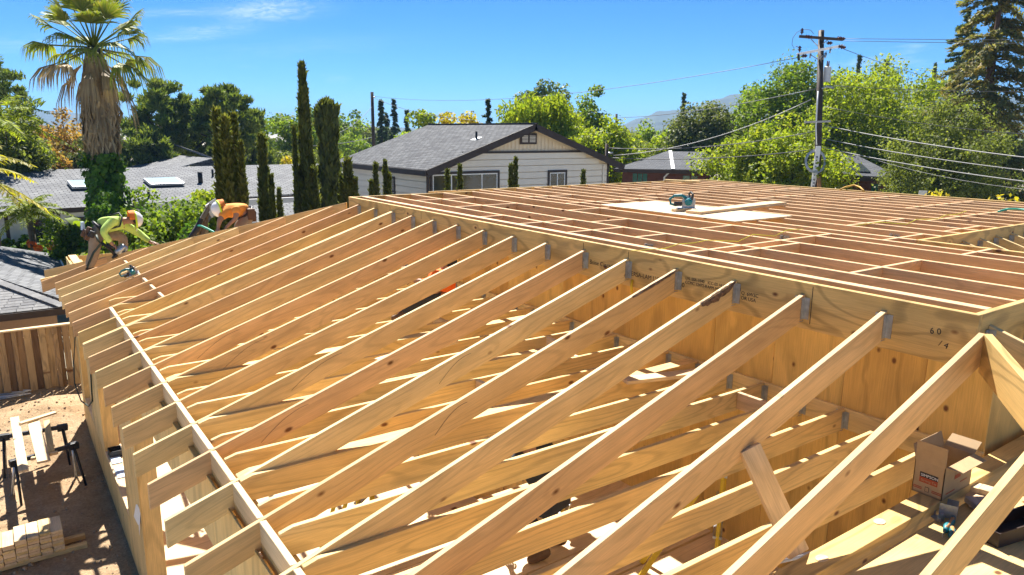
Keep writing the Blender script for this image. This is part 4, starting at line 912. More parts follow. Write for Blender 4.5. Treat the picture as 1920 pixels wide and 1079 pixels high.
# centre left
tr('broadleaf_tree', 'round bright green tree left of the tallest cypress', 540, 203, 80, 150, 'round', 'green', nleaf=9000, ls=0.3, crown_frac=0.8)
tr('broadleaf_tree', 'round green tree between the tall cypress and the flat topped one', 628, 210, 110, 130, 'round', 'green', nleaf=6000, ls=0.4)
tr('broadleaf_tree', 'olive green tree mass left of the plain pole', 668, 232, 120, 120, 'round', 'oak', nleaf=6000, ls=0.42, crown_frac=0.85)
tr('broadleaf_tree', 'yellow green shrub behind the cypress pair, over the long roof', 536, 292, 46, 60, 'round', 'yellow', nleaf=3500, ls=0.16, crown_frac=0.9)
for k, (px, tp, w) in enumerate(((714, 190, 22), (738, 187, 24), (763, 208, 18), (724, 214, 26))):
    tr('conifer_tree', ('dark narrow conifer just right of the plain pole', 'tallest dark narrow conifer right of the plain pole', 'shortest dark conifer of the row right of the plain pole', 'lower dark conifer between the two tall narrow ones')[k], px, tp, 85+k*3, w*1.7, 'conifer', 'spruce', bark='bark2', nleaf=3000, branches=50, ls=0.34, crown_frac=0.95, group='dark conifers right of the plain pole')
tr('broadleaf_tree', 'yellow green tree over the left roof slope of the cream house', 790, 197, 58, 62, 'round', 'lime', nleaf=4500, ls=0.24, nclump=36, lumps=0.6)
tr('broadleaf_tree', 'golden tree behind the ridge of the cream house', 850, 208, 60, 110, 'round', 'yellow', nleaf=6500, ls=0.24, lumps=0.5)
tr('broadleaf_tree', 'small golden crown right of the golden tree behind the ridge', 884, 192, 62, 40, 'round', 'yellow', nleaf=2600, ls=0.22, nclump=24)
tr('spruce_tree', 'single blue green spruce behind the ridge of the cream house', 915, 187, 62, 66, 'conifer', 'spruce', nleaf=3500, branches=60, ls=0.24, crown_frac=0.9)
tr('broadleaf_tree', 'big dark round tree farthest behind the cream gable', 1016, 144, 82, 118, 'round', 'pine', nleaf=12000, ls=0.3, lumps=0.15, crown_frac=0.7)
tr('willow_tree', 'pale yellow green weeping tree behind the cream gable peak', 1022, 166, 50, 170, 'round', 'lime', nleaf=20000, ls=0.16, nclump=90, droop=0.5, lumps=0.45, crown_frac=0.82)
tr('broadleaf_tree', 'upright bright green tree right of the weeping tree', 1102, 163, 54, 70, 'round', 'green', nleaf=6500, ls=0.2, nclump=40, lumps=0.5, crown_frac=0.8)
tr('broadleaf_tree', 'lime green tree over the right slope of the cream house', 1138, 212, 50, 110, 'round', 'lime', nleaf=8000, ls=0.19, crown_frac=0.85, lumps=0.5)
tr('broadleaf_tree', 'lime green tree low beside the right eave of the cream house', 1085, 228, 47, 100, 'round', 'lime', nleaf=6000, ls=0.19, crown_frac=0.85)
tr('broadleaf_tree', 'bright green tree behind the thin dark pole', 1190, 236, 66, 110, 'round', 'lime', nleaf=6000, ls=0.26, crown_frac=0.9)
tr('broadleaf_tree', 'bright green tree over the left end of the nearer brown house', 1240, 234, 72, 110, 'round', 'green', nleaf=6500, ls=0.27, crown_frac=0.9)
tr('oak_tree', 'dark grey green oak above the brown house with the white flashing', 1325, 177, 60, 150, 'round', 'oak', bark='bark2', nleaf=15000, ls=0.22, nclump=80, lumps=0.3, crown_frac=0.8)
tr('conifer_tree', 'small dark conifer top left of the grey green oak', 1283, 176, 85, 26, 'conifer', 'spruce', nleaf=2000, branches=40, ls=0.32)
tr('oak_tree', 'lower grey green oak right of the brown house roof', 1372, 214, 62, 110, 'round', 'oak', bark='bark2', nleaf=8000, ls=0.22, crown_frac=0.85)
# right
tr('broadleaf_tree', 'yellow green leafy tree just left behind the utility pole, nearest the flat roof', 1462, 218, 41, 275, 'round', 'lime', nleaf=46000, ls=0.145, nclump=170, lumps=0.3, crown_frac=0.86)
tr('broadleaf_tree', 'tall bright green tree left of the utility pole crossarm', 1488, 116, 56, 225, 'round', 'green', nleaf=30000, ls=0.165, nclump=120, lumps=0.3, droop=0.25, crown_frac=0.85)
tr('broadleaf_tree', 'largest bright green tree right behind the utility pole', 1612, 100, 54, 345, 'round', 'lime', nleaf=44000, ls=0.16, nclump=170, lumps=0.28, droop=0.15, crown_frac=0.86)
tr('broadleaf_tree', 'green tree between the utility pole and the redwood', 1700, 165, 50, 200, 'round', 'lime', nleaf=20000, ls=0.16, nclump=70, crown_frac=0.9)
tr('broadleaf_tree', 'dense olive green tree over the three cables at the right', 1775, 196, 36, 235, 'round', 'olive', nleaf=42000, ls=0.115, nclump=170, lumps=0.4, crown_frac=0.93)
tr('conifer_tree', 'dark conifer top showing above the big bright tree', 1612, 104, 92, 40, 'conifer', 'spruce', nleaf=3000, branches=50, ls=0.34, group='dark tops over the bright tree')
tr('conifer_tree', 'dark double conifer top right of the other one above the big tree', 1664, 112, 95, 60, 'conifer', 'spruce', nleaf=3500, branches=50, ls=0.34, group='dark tops over the bright tree')
tr('cypress_tree', 'slim dark cypress leaning against the sky left of the redwood', 1754, 122, 76, 15, 'column', 'spruce', nleaf=2500, ls=0.26, crown_frac=0.97, taper=0.55)
tr('cypress_tree', 'shorter slim cypress between the leaning one and the redwood', 1786, 134, 78, 18, 'column', 'spruce', nleaf=2500, ls=0.26, crown_frac=0.97, taper=0.55)
tr('redwood_tree', 'huge redwood with drooping branches at the right edge', 1893, -120, 42, 300, 'conifer', 'redwood', bark='bark3', nleaf=34000, branches=120, ls=0.17, crown_frac=0.92, dr=0.42, pw=0.5, spread=0.75)
tr('conifer_tree', 'dark conifer just left of the huge redwood', 1818, 22, 60, 200, 'conifer', 'spruce', bark='bark2', nleaf=20000, branches=100, ls=0.22, crown_frac=0.92, pw=0.7)
tr('conifer_tree', 'dark evergreen filling behind the redwood trunk', 1880, 215, 56, 190, 'conifer', 'spruce', bark='bark2', nleaf=9000, branches=70, ls=0.27, crown_frac=0.95, pw=0.5)
tr('broadleaf_tree', 'shaded tree low behind the dense olive tree', 1858, 250, 44, 170, 'round', 'oak', nleaf=9000, ls=0.18, crown_frac=0.95)
for k, (px, w, tp) in enumerate(((1790, 60, 362), (1862, 70, 350), (1905, 50, 352), (1745, 40, 370), (1700, 40, 364))):
    tr('shrub', ('yellow green hedge shrub at the flat roof edge, second from the large golden one', 'large golden shrub beyond the flat roof edge at the right', 'golden shrub cut by the right edge beyond the flat roof', 'small yellow shrub between the sign and the golden shrubs', 'small yellow shrub left of the little sign')[k], px, tp, 24, w*1.3, 'round', 'yellow', cat='shrub', nleaf=2600, ls=0.12, nclump=24, crown_frac=0.97, group='golden shrubs beyond the flat roof')
# belt of distant trees that closes the horizon
belt = [(-40,236,140),(60,238,150),(180,232,135),(320,240,150),(470,244,150),(590,240,160),(700,246,150),(800,244,160),(930,242,170),(1060,236,150),(1150,244,150),(1180,240,180),(1230,250,150),(1270,242,160),(1300,236,150),(1400,232,150),(1520,236,150),(1660,232,150),(1800,236,150),(1930,232,150)]
BL = ['cut by the left edge', 'behind the thin olive tree', 'behind the fan palm trunk', 'behind the middle pine', 'right of the pine group', 'behind the flat topped cypress', 'behind the plain pole', 'over the left roof slope of the cream house', 'behind the single spruce', 'behind the upright green tree', 'left of the thin dark pole', 'right of the thin dark pole', 'over the brown house roof, left', 'over the brown house ridge', 'left under the grey green oak', 'right under the grey green oak', 'left of the utility pole', 'behind the largest bright tree', 'behind the slim cypresses', 'behind the redwood']
for k, (px, tp, F) in enumerate(belt):
    tr('broadleaf_tree', 'distant tree on the horizon '+BL[k], px, tp, F, 130, 'round', ('green', 'oak', 'olive')[k % 3], nleaf=2200, ls=0.62, nclump=34, crown_frac=0.96, group='distant trees along the horizon')
GB = ['beside the right eave of the cream house', 'at the left end of the brown house roof', 'behind the left slope of the brown house', 'behind the ridge end of the brown house', 'left of the plain pole foot', 'right of the tallest cypress', 'between the tallest cypress and the lone one', 'behind the lone cypress', 'behind the left eave of the cream house', 'left behind the nearest lime tree', 'behind the gable of the cream house', 'above the solar panels', 'right of the utility pole foot', 'behind the utility pole', 'left of the dense olive tree']
for k, (px, tp, F) in enumerate([(1130,262,58),(1190,266,60),(1250,268,62),(1300,262,60),(660,250,90),(600,262,80),(560,270,70),(500,268,70),(760,244,70),(1400,270,52),(1000,250,48),(1660,300,60),(1600,262,60),(1530,275,52),(1735,270,44)]):
    tr('shrub', 'garden bush '+GB[k], px, tp, F, 110, 'round', ('green', 'lime', 'olive', 'oak')[k % 4], cat='shrub', nleaf=3600, ls=0.22, nclump=34, crown_frac=0.97, group='garden bushes in the middle distance')
# Italian cypresses near the site
cyp = [(406, 214, 24.0, 20, 'left cypress of the tight clump of four'), (421, 228, 23.4, 22, 'second cypress from the left in the tight clump'), (436, 222, 24.3, 22, 'third cypress from the left in the tight clump'), (451, 270, 23.6, 18, 'shortest cypress at the right of the tight clump'),
       (490, 258, 22.5, 25, 'cypress standing alone right of the kneeling worker'), (508, 330, 22.2, 16, 'short cypress stem against the lone one'), (523, 358, 21.8, 12, 'smallest cypress between the lone one and the tallest'),
       (566, 124, 24.5, 44, 'tallest cypress, with a thin curved tip'), (586, 320, 23.6, 26, 'short cypress at the right foot of the tallest'), (551, 240, 24.8, 14, 'thin cypress stem left of the tallest'),
       (612, 190, 29.0, 44, 'broad flat topped cypress'), (652, 304, 22.0, 28, 'dark cypress at the left corner of the flat roof'), (640, 330, 22.2, 16, 'small cypress at the very left of the cream house wall'), (666, 338, 22.0, 14, 'small cypress right against the dark one by the corner'),
       (704, 309, 23.0, 16, 'cypress tip left of the pair on the cream side wall'), (696, 342, 23.0, 12, 'lowest cypress tip on the cream side wall'), (722, 304, 23.0, 14, 'taller cypress tip on the cream side wall'), (729, 328, 23.0, 11, 'cypress tip touching the taller one on the side wall'),
       (839, 322, 24.0, 13, 'cypress tip in front of the left pane of the wide window'), (862, 313, 24.0, 13, 'cypress tip in front of the middle of the wide window'), (958, 312, 24.0, 14, 'left cypress tip between the two windows'), (967, 300, 24.0, 10, 'right cypress tip between the two windows'), (1094, 323, 24.0, 9, 'small cypress tip right of the small window')]
for k, (px, tp, F, w, lab) in enumerate(cyp):
    tr('cypress_tree', lab, px, tp, F*(0.74 if k < 4 else 1), w*0.80, 'column', 'cypress', crown_frac=0.98, nleaf=5200 if w > 19 else 2600, ls=0.17 if w > 19 else 0.12, taper=0.97 if k == 10 else (0.30 if k == 7 else 0.5), group='Italian cypresses behind the frame')

# hedge and bushes behind the workers
hb = [(128,395,26,70,'green'),(215,352,25,100,'ivy'),(268,356,23,110,'green'),(330,340,24,110,'green'),(378,330,26,70,'lime'),(300,398,20,110,'green'),(360,396,19,90,'ivy'),(240,392,22,70,'lime'),(395,350,27,60,'lime'),(172,450,19.5,30,'lime'),(60,446,30,90,'ivy'),(12,440,30,90,'green')]
hl_ = ['bush under the palm at the left of the hedge','dark bush around the foot of the ivy clad palm','bush directly behind the bending worker','tallest round bush of the hedge, between the two workers','yellow green bush left of the cypress clump','low bush right of the bending worker, nearest the roof','low dark bush left of the little shed','lime green bush above the bending worker','lime bush behind the kneeling worker','small clipped lime bush behind the tool belt','dark flowering bush behind the outbuilding roof','bush at the left edge behind the outbuilding roof']
for k, ((px, tp, F, w, mt), lab) in enumerate(zip(hb, hl_)):
    tr('shrub', lab, px, tp, F, w*1.15, 'round', mt, cat='shrub', nleaf=7000 if w > 60 else 2500, ls=0.115, nclump=50 if w > 60 else 16, crown_frac=0.95, lumps=0.5, group='garden shrubs behind the workers', gz=GZ)
for k, (px, py, F) in enumerate(((60, 460, 28.6), (72, 466, 28.4), (95, 462, 28.4), (58, 456, 28.8))):
    c = P(px, py, F); g = np.random.default_rng(k); n = 26; d = unit(g.normal(size=(n,3))); C = np.array(c)[None]+d*0.14
    t = unit(np.cross(d, g.normal(size=d.shape))); b = np.cross(d, t)
    fl = thing('flower', c, ('scarlet flower left of the two orange ones', 'orange flower in the middle', 'orange flower nearest the hedge box', 'scarlet flower highest at the left')[k], 'flower', 'red flowers behind the outbuilding roof')
    put('petals', quads(C, t*0.09, b*0.07, LM['flower']), None, fl)
    tube('stem', [c+Vector((0,0,-0.05)), Vector((c.x, c.y, GZ))], 0.012, M['greenpipe'], fl, n=5)

# fan palm with thatch skirt and ivy
def fan_palm():
    g = np.random.default_rng(5); F = 27.5
    crown = P(176, 92, F); base = Vector((P(196, 380, F).x, P(196, 380, F).y, GZ)); H = crown.z-GZ
    T = thing('fan_palm', base, 'tall fan palm with a skirt of dead fronds and ivy round its trunk', 'palm')
    top = crown; mid = base.lerp(top, 0.5)
    tube('trunk', [base-Vector((0,0,.2)), base.lerp(top, 0.4)+Vector((-.05,0,0)), top], [0.42, 0.36, 0.30], M['bark1'], T, 12)
    def blades(org, dirv, Lp, Lb, nb, spread, droop, wid):
        """one fan: petiole then blades spread in a plane"""
        d = dirv/np.linalg.norm(dirv); side = np.cross(d, np.array([0,0,1.0])); side /= max(1e-6, np.linalg.norm(side)); upv = np.cross(side, d)
        hub = org+d*Lp*0.92+np.array([0,0,-0.10*droop*Lp]); out = []
        for a in np.linspace(-spread, spread, nb):
            bd = d*math.cos(a)+side*math.sin(a)+upv*0.25*math.cos(a*1.5); bd /= np.linalg.norm(bd); L = Lb*(0.75+0.25*math.cos(a))*g.uniform(0.85, 1.1)
            p0 = hub; p1 = hub+bd*L*0.5+np.array([0,0,-droop*0.10*L]); p2 = p1+bd*L*0.30+np.array([0,0,-droop*0.30*L]); p3 = p2+bd*L*0.13+np.array([0,0,-droop*0.50*L])
            out.append((p0, p1, p2, p3, np.cross(bd, upv)))
        return hub, out
    def add_fan(bm_v, bm_f, org, dirv, Lp, Lb, nb, spread, droop, wid):
        hub, bl = blades(org, dirv, Lp, Lb, nb, spread, droop, wid)
        for p0, p1, p2, p3, s in bl:
            s = s/np.linalg.norm(s); i = len(bm_v)
            tw = g.normal(size=3)*0.25; s = s+tw; s /= np.linalg.norm(s)
            bm_v += [p0-s*wid*0.25, p0+s*wid*0.25, p1-s*wid*0.5, p1+s*wid*0.5, p2-s*wid*0.3, p2+s*wid*0.3, p3]
            bm_f += [(i,i+1,i+3,i+2), (i+2,i+3,i+5,i+4), (i+4,i+5,i+6)]
        return hub
    tp = np.array(top)
    for k in range(34):
        th = k*2.39996; el = R(84)-R(112)*((k+0.5)/34)**0.95+g.normal()*0.06
        d = np.array([math.cos(th)*math.cos(el), math.sin(th)*math.cos(el), math.sin(el)]); dead = el < R(-6)
        v, f = [], []; Lp = g.uniform(1.3, 1.75); hub = add_fan(v, f, tp+np.array([0,0,0.1])+d*0.1, d, Lp, g.uniform(1.0, 1.3), 24, R(66), (0.35 if el > R(25) else 0.8) if not dead else 1.1, 0.085)
        fr = put('frond', mesh_from(v, f, LM['dead' if (dead and k % 3 == 0) else 'frond']), None, T)
        tube('petiole', [top+Vector((0,0,.05)), Vector(hub)], [0.035, 0.018], M['bark1'] if dead else LM['frond'], fr, 5)
    # drooping brown fronds round the neck
    for k in range(13):
        th = k*2.39996+0.7; el = R(-18)-R(50)*g.uniform(0, 1); d = np.array([math.cos(th)*math.cos(el), math.sin(th)*math.cos(el), math.sin(el)])
        v, f = [], []; add_fan(v, f, tp+np.array([0,0,-0.15]), d, g.uniform(0.6, 1.3), g.uniform(0.7, 1.0), 12, R(26), 2.0, 0.07)
        put('dead_frond', mesh_from(v, f, LM['dead']), None, T)
    # thatch skirt: long hanging strips, thickest at mid height
    v, f = [], []; n = 2600; ztop = H-0.25; zbot = H-4.05
    for k in range(n):
        th = g.uniform(0, 6.283); z = ztop-(ztop-zbot-0.9)*g.uniform(0, 1); u = (ztop-z)/(ztop-zbot)
        rad = (0.27+0.31*math.sin(math.pi*min(1, u*0.80+0.12))**1.0)*g.uniform(0.72, 1.08); L = g.uniform(0.7, 1.2)
        o = np.array([math.cos(th), math.sin(th), 0]); ax = np.array(base.lerp(top, z/H)); ax[2] = GZ+z
        s = np.array([-math.sin(th), math.cos(th), 0])*g.uniform(0.02, 0.05)+o*g.normal()*0.02
        p0 = ax+o*rad*0.8; p1 = ax+o*rad+np.array([g.normal()*.05, g.normal()*.05, -L*0.55]); p2 = ax+o*rad*g.uniform(0.82, 1.0)+np.array([g.normal()*.09, g.normal()*.09, -L])
        i = len(v); v += [p0-s, p0+s, p1-s, p1+s, p2-s*0.3, p2+s*0.3]; f += [(i,i+1,i+3,i+2), (i+2,i+3,i+5,i+4)]
    sk = put('thatch_skirt', mesh_from(v, f, LM['dead']), None, T); sk['label'] = 'hanging skirt of dead grey brown fronds'
    bm = bmesh.new(); a1, a2 = base.lerp(top, 0.60), base.lerp(top, 0.97); tube_bm(bm, [a1, a1.lerp(a2, .25), a1.lerp(a2, .6), a2], [0.28, 0.48, 0.42, 0.2], 14); from_bm('thatch_core', bm, M['thatch'], T, smooth=True)
    # ivy sleeve
    n = 5200; z = g.uniform(0, 1, n); th = g.uniform(0, 6.283, n); zz = z*(H-3.9); lum = 1+0.22*np.sin(th*3+zz*2.1)+0.18*np.sin(th*5-zz*3)
    rad = (0.78-0.22*z)*lum*g.uniform(0.65, 1.1, n); ax = np.array([np.array(base.lerp(top, float(t_)/H)) for t_ in zz])
    o = np.stack([np.cos(th), np.sin(th), 0*th], 1); C = ax+o*rad[:,None]; C[:,2] = GZ+zz
    nr = unit(o+np.array([0,0,0.5])+g.normal(size=(n,3))*0.45); t = unit(np.cross(nr, g.normal(size=(n,3)))+np.array([0,0,-.5])); b = unit(np.cross(nr, t)); s = 0.115*g.uniform(0.6, 1.3, n)[:,None]
    iv = put('ivy', quads(C, t*s, b*s*0.8, LM['ivy']), None, T); iv['label'] = 'glossy green ivy round the lower trunk'
M['thatch'] = simple('thatch_core', (0.13,0.085,0.05), 0.95, noise=0.5, nscale=8)
fan_palm()
# feather palms at the left edge
def feather_palm(base, top, fronds, mat, label, Ls=2.6, seed=1, aim=None, leaf=0.34):
    g = np.random.default_rng(seed); T = thing('feather_palm', base, label, 'palm', 'feather palms at the left edge')
    tube('trunk', [base, Vector(base).lerp(top, 0.5), top], [0.16, 0.13, 0.10], M['bark1'], T, 9)
    for k in range(fronds):
        th = k*2.39996+g.uniform(-.2,.2); el = R(75)-R(70)*(k+0.5)/fronds; L = Ls*g.uniform(0.85, 1.1)
        o = np.array([math.cos(th), math.sin(th), 0]); N_ = 26; pts = []
        for u in np.linspace(0, 1, N_): pts.append(np.array(top)+o*(L*math.cos(el)*u+0.25*L*u*u*math.sin(el))+np.array([0,0,1])*(L*math.sin(el)*u-L*(0.45+0.25*math.cos(el))*u*u))
        fr = tube('frond', [Vector(p_) for p_ in pts[::5]+[pts[-1]]], [0.03, 0.024, 0.019, 0.015, 0.011, 0.008, 0.004][:len(pts[::5])+1], LM[mat], T, 5)
        C, A, B = [], [], []; sd_ = np.array([-math.sin(th), math.cos(th), 0])
        for i, p_ in enumerate(pts[3:], 3):
            tg = pts[min(i+1, N_-1)]-pts[i-1]; tg /= np.linalg.norm(tg)
            for s_ in (-1, 1):
                for q in range(2):
                    ld = sd_*s_*0.8+tg*0.55+np.array([0,0,-0.35])+g.normal(size=3)*0.14; ld /= np.linalg.norm(ld); ll = leaf*(0.45+0.55*math.sin(math.pi*min(1, i/N_+0.12)))*g.uniform(0.85, 1.1)
                    nb_ = np.cross(ld, np.array([0,0,1.0])+g.normal(size=3)*0.3); nb_ /= np.linalg.norm(nb_)
                    C.append(p_+tg*0.04*q+ld*ll/2); A.append(ld*ll/2); B.append(nb_*0.022)
        put('leaflets', quads(np.array(C), np.array(A), np.array(B), LM[mat]), None, fr)
b1 = P(-120, 300, 14.0); feather_palm(Vector((b1.x, b1.y, GZ)), P(-95, 338, 14.0), 16, 'gold', 'yellowing feather palm arching in from the left edge', 1.7, 3, leaf=0.34)
b2 = P(60, 400, 28.5); feather_palm(Vector((b2.x, b2.y, GZ)), P(52, 400, 28.5), 22, 'lime', 'small green feather palm below the yellow one', 1.6, 4, leaf=0.4)
b3 = P(-40, 260, 24); feather_palm(Vector((b3.x, b3.y, GZ)), P(-30, 240, 24), 18, 'lime', 'green feather palm high at the left edge', 2.6, 6, leaf=0.4)
# banana plant
def banana(px, py, F, n, s, label):
    g = np.random.default_rng(n+3); base = P(px, py, F); base.z = GZ; top = P(px, py, F); T = thing('banana_plant', base, label, 'plant', 'banana plants by the dark fence')
    tube('stem', [base, top], [0.11, 0.07], LM['lime'], T, 8)
    for k in range(n):
        th = k*2.4; el = R(70)-R(45)*k/n; o = Vector((math.cos(th), math.sin(th), 0)); L = s*g.uniform(0.8, 1.15); v, f = [], []; sd_ = Vector((-math.sin(th), math.cos(th), 0))
        for i in range(9):
            u = i/8; c = top+o*(L*math.cos(el)*u)+Vector((0,0,L*math.sin(el)*u-0.55*L*u*u)); w = 0.20*s*math.sin(math.pi*min(0.98, u*0.85+0.12))*(0.3 if u < 0.15 else 1)
            v += [c-sd_*w+Vector((0,0,0.12*w)), c, c+sd_*w+Vector((0,0,0.12*w))]
            if i: j = len(v)-6; f += [(j,j+1,j+4,j+3), (j+1,j+2,j+5,j+4)]
        put('leaf', mesh_from(v, f, LM['lime'], True), None, T)
banana(152, 436, 28.5, 8, 1.5, 'banana plant with long upright leaves behind the bending worker'); banana(128, 452, 28.0, 5, 0.9, 'small banana plant with an arching leaf left of the tall one')

# ---------------------------------------------------------------- poles and wires
FP = 37.0
ptop, plow = P(1540, 58, FP), P(1532, 350, FP)
pdir = (ptop-plow).normalized(); pbase = plow-pdir*((plow.z-GZ)/pdir.z)
UP = thing('utility_pole', pbase, 'tall brown utility pole with two crossarms and a transformer', 'utility pole')
tube('pole', [pbase-Vector((0,0,.3)), pbase.lerp(ptop, .5), ptop], [0.19, 0.165, 0.14], M['pole'], UP, 14)
toC = (CAM-ptop); toC.z = 0; toC.normalize()
off = toC*0.2
a1 = timber('crossarm', P(1499, 67, FP)+off, P(1581, 73, FP)+off, 0.10, 0.13, M['pole'], UP)
a2 = timber('crossarm', P(1494, 101, FP)+off, P(1580, 84, FP)+off, 0.10, 0.13, M['arm'], UP)
for (xa, ya), (xb_, yb_) in (((1521, 75), (1534, 88)), ((1555, 74), (1543, 83)), ((1520, 104), (1533, 112)), ((1550, 98), (1536, 112))):
    tube('brace', [P(xa, ya, FP)+off, P(xb_, yb_, FP)+off*.8], 0.022, M['galv'], UP, 6)
M['insul'] = simple('brown_porcelain', (0.10,0.035,0.025), 0.25)
def insul(px, py, vert=True, s=1.0, col='insul'):
    c = P(px, py, FP)+off; bm = bmesh.new(); ax = Vector((0,0,1)) if vert else _r
    for q, rr in ((-0.08, .05), (-0.04, .10), (0.02, .06), (0.07, .095), (0.13, .045)): cyl_bm(bm, c+ax*(q*s-.02), c+ax*(q*s+.02), rr*s, rr*s*.8, 12)
    cyl_bm(bm, c-ax*.16*s, c+ax*.14*s, 0.025*s, n=8); return from_bm('insulator', bm, M[col], UP)
insul(1504, 60); insul(1499.5, 93)
for px, py in ((1514, 70), (1519, 71), (1573, 73), (1579, 74), (1508, 106), (1575, 88.5), (1580, 90), (1555, 82)): insul(px, py, False)
tube('cutout', [P(1497, 103, FP)+off, P(1498, 114, FP)+off], 0.06, M['black'], UP, 8)
for px, py in ((1557, 98), (1549, 106), (1545, 110), (1520, 107)): tube('cutout', [P(px, py-5, FP)+off, P(px-1.5, py+3, FP)+off], [0.05, 0.035], M['galv'], UP, 8)
tc_ = P(1550, 140, FP)+_r*0.02; bm = bmesh.new(); cyl_bm(bm, tc_-Vector((0,0,.36)), tc_+Vector((0,0,.34)), 0.18, n=20); cyl_bm(bm, tc_+Vector((0,0,.342)), tc_+Vector((0,0,.40)), 0.19, 0.10, n=20)
tf = from_bm('transformer', bm, simple('grey_tank', (0.52,0.54,0.56), 0.4), UP, smooth=False)
for d in (-.07, .07):
    tube('bushing', [tc_+Vector((d,0,.38)), tc_+Vector((d,0,.66))], [0.04, 0.025], M['insul'], tf, 8)
timber('crossarm', P(1509, 228, FP)+off, P(1557, 226, FP)+off, 0.09, 0.10, M['arm'], UP)
tube('conduit', [P(1534, 172, FP)+off, P(1532, 200, FP)+off, P(1530, 240, FP)+off, P(1531, 272, FP)+off], 0.035, M['white'], UP, 8)
bm = bmesh.new(); box_bm(bm, (0,0,0), (0.24,0.05,2.35)); sp = P(1529, 318, FP)+off*1.15
sg = from_bm('marker_board', bm, M['white'], UP, Matrix.Translation(sp) @ Matrix.Rotation(-YAW, 4, 'Z') @ Matrix.Rotation(R(2), 4, 'Y'))
for z, h, w in ((0.62,.13,.10),(0.45,.10,.07),(0.30,.12,.09),(0.15,.10,.06),(-0.10,.12,.07),(-0.28,.10,.07),(-0.52,.13,.10),(-0.68,.12,.10),(-0.84,.12,.09),(-0.98,.11,.10)):
    bm = bmesh.new(); box_bm(bm, (-0.02, -0.028, z), (w, 0.004, h*0.28)); box_bm(bm, (-0.02+w*.3, -0.0281, z+h*.1), (w*.25, 0.004, h*0.8)); box_bm(bm, (-0.02-w*.25, -0.0282, z+h*.2), (w*.22, 0.004, h*.5))
    tag(from_bm('mark', bm, M['ink'], sg, WM[sg.name]), kind='stuff')
tube('riser', [P(1535, 330, FP)+off*1.2, P(1537, 372, FP)+off*1.2], 0.10, simple('orange_riser', (0.42,0.19,0.06), 0.6), UP, 10)
for k, (dx, rr) in enumerate(((0, .48), (.01, .52), (-.02, .45))):
    c = P(1529+dx, 303, FP)+off*1.5; pts = [c+_r*(rr*math.cos(t))+_u*(rr*1.12*math.sin(t)) for t in [2*math.pi*i/26 for i in range(27)]]
    tube('cable_coil', pts, 0.028, M['galv'], UP, 6)
tube('lamp_arm', [P(1541, 167, FP)+off, P(1550, 163, FP)+off, P(1563, 166, FP)+off], [0.04, 0.06, 0.07], M['galv'], UP, 8)
def plain_pole(px, top, F, r_, label):
    t = P(px, top, F); b = Vector((t.x, t.y, GZ)); T = thing('utility_pole', b, label, 'utility pole')
    tube('pole', [b-Vector((0,0,.3)), t], [r_*1.2, r_], M['pole'], T, 10); c = t-Vector((0,0,.5))
    tube('bracket', [c, c+_r*0.35], 0.05, M['galv'], T, 6); return t
plain_pole(697.5, 173, 75, 0.16, 'plain wooden pole left of the cream house ridge'); plain_pole(1156, 214, 66, 0.11, 'thin dark pole right of the cream house')
p4 = plain_pole(1138, 270, 40, 0.09, 'short dark pole end by the right eave of the cream house')
wires = [
 ([P(1497, 109, FP)+off, P(700, 181, 75)], 1.1, 0.016, 'long thin wire from the big pole crossarm to the plain pole'),
 ([P(1530, 167, FP), P(1160, 221, 64)], 0.3, 0.02, 'wire from the big pole past the oak to the thin pole'),
 ([P(1521, 187, FP), P(1150, 292, 40)], 0.55, 0.021, 'pale service cable drooping left from the big pole'),
 ([P(1531, 246, FP), P(1140, 278, 40)], 0.35, 0.022, 'upper dark cable over the brown house roof'),
 ([P(1531, 280, FP), P(1140, 296, 40)], 0.25, 0.022, 'lower dark cable across the brown house roof'),
 ([P(1581, 73, FP), P(2250, 78, 30)], 0.0, 0.012, 'upper of the two thin wires at the top right'),
 ([P(1583, 77, FP), P(2250, 82, 30)], 0.05, 0.012, 'lower of the two thin wires at the top right'),
 ([P(1581, 92, FP), P(1760, 150, 60)], 0.1, 0.014, 'thin wire slanting down right into the bright tree'),
 ([P(1542, 160, FP), P(2200, 168, 32)], 0.2, 0.012, 'thin wire crossing the bright tree and the redwood'),
 ([P(1545, 200, FP), P(2200, 262, 30)], 0.4, 0.014, 'thin wire sloping past the redwood foot'),
 ([P(1535, 233, FP), P(2260, 328, 21)], 0.25, 0.021, 'top one of the three thick cables at the right'),
 ([P(1535, 258, FP), P(2260, 352, 21)], 0.25, 0.019, 'middle one of the three thick cables at the right'),
 ([P(1535, 275, FP), P(2260, 376, 21)], 0.25, 0.021, 'lowest of the three thick cables at the right'),
 ([P(1535, 262, FP), P(2260, 372, 22)], 0.75, 0.011, 'slack thin cable between the lower thick ones'),
 ([P(698, 200, 75), P(600, 262, 50)], 0.5, 0.02, 'wire dropping left from the plain pole'),
 ([P(698, 182, 75), P(890, 226, 44)], 0.4, 0.02, 'wire running from the plain pole behind the cream house'),
 ([P(697, 258, 75), P(560, 275, 60)], 0.2, 0.03, 'low dark cable left of the plain pole'),
]
M['wire'] = simple('weathered_cable', (0.10,0.10,0.105), 0.5); M['wire_pale'] = simple('pale_cable', (0.22,0.22,0.22), 0.5)
for k, (pp, sg_, rr, lab) in enumerate(wires):
    tag(tube('overhead_wire', sag(pp[0], pp[1], sg_), rr, M['wire_pale' if rr >= 0.019 and k in (2, 10, 11, 12) else 'wire'], None, 6), lab, 'wire', 'overhead wires')
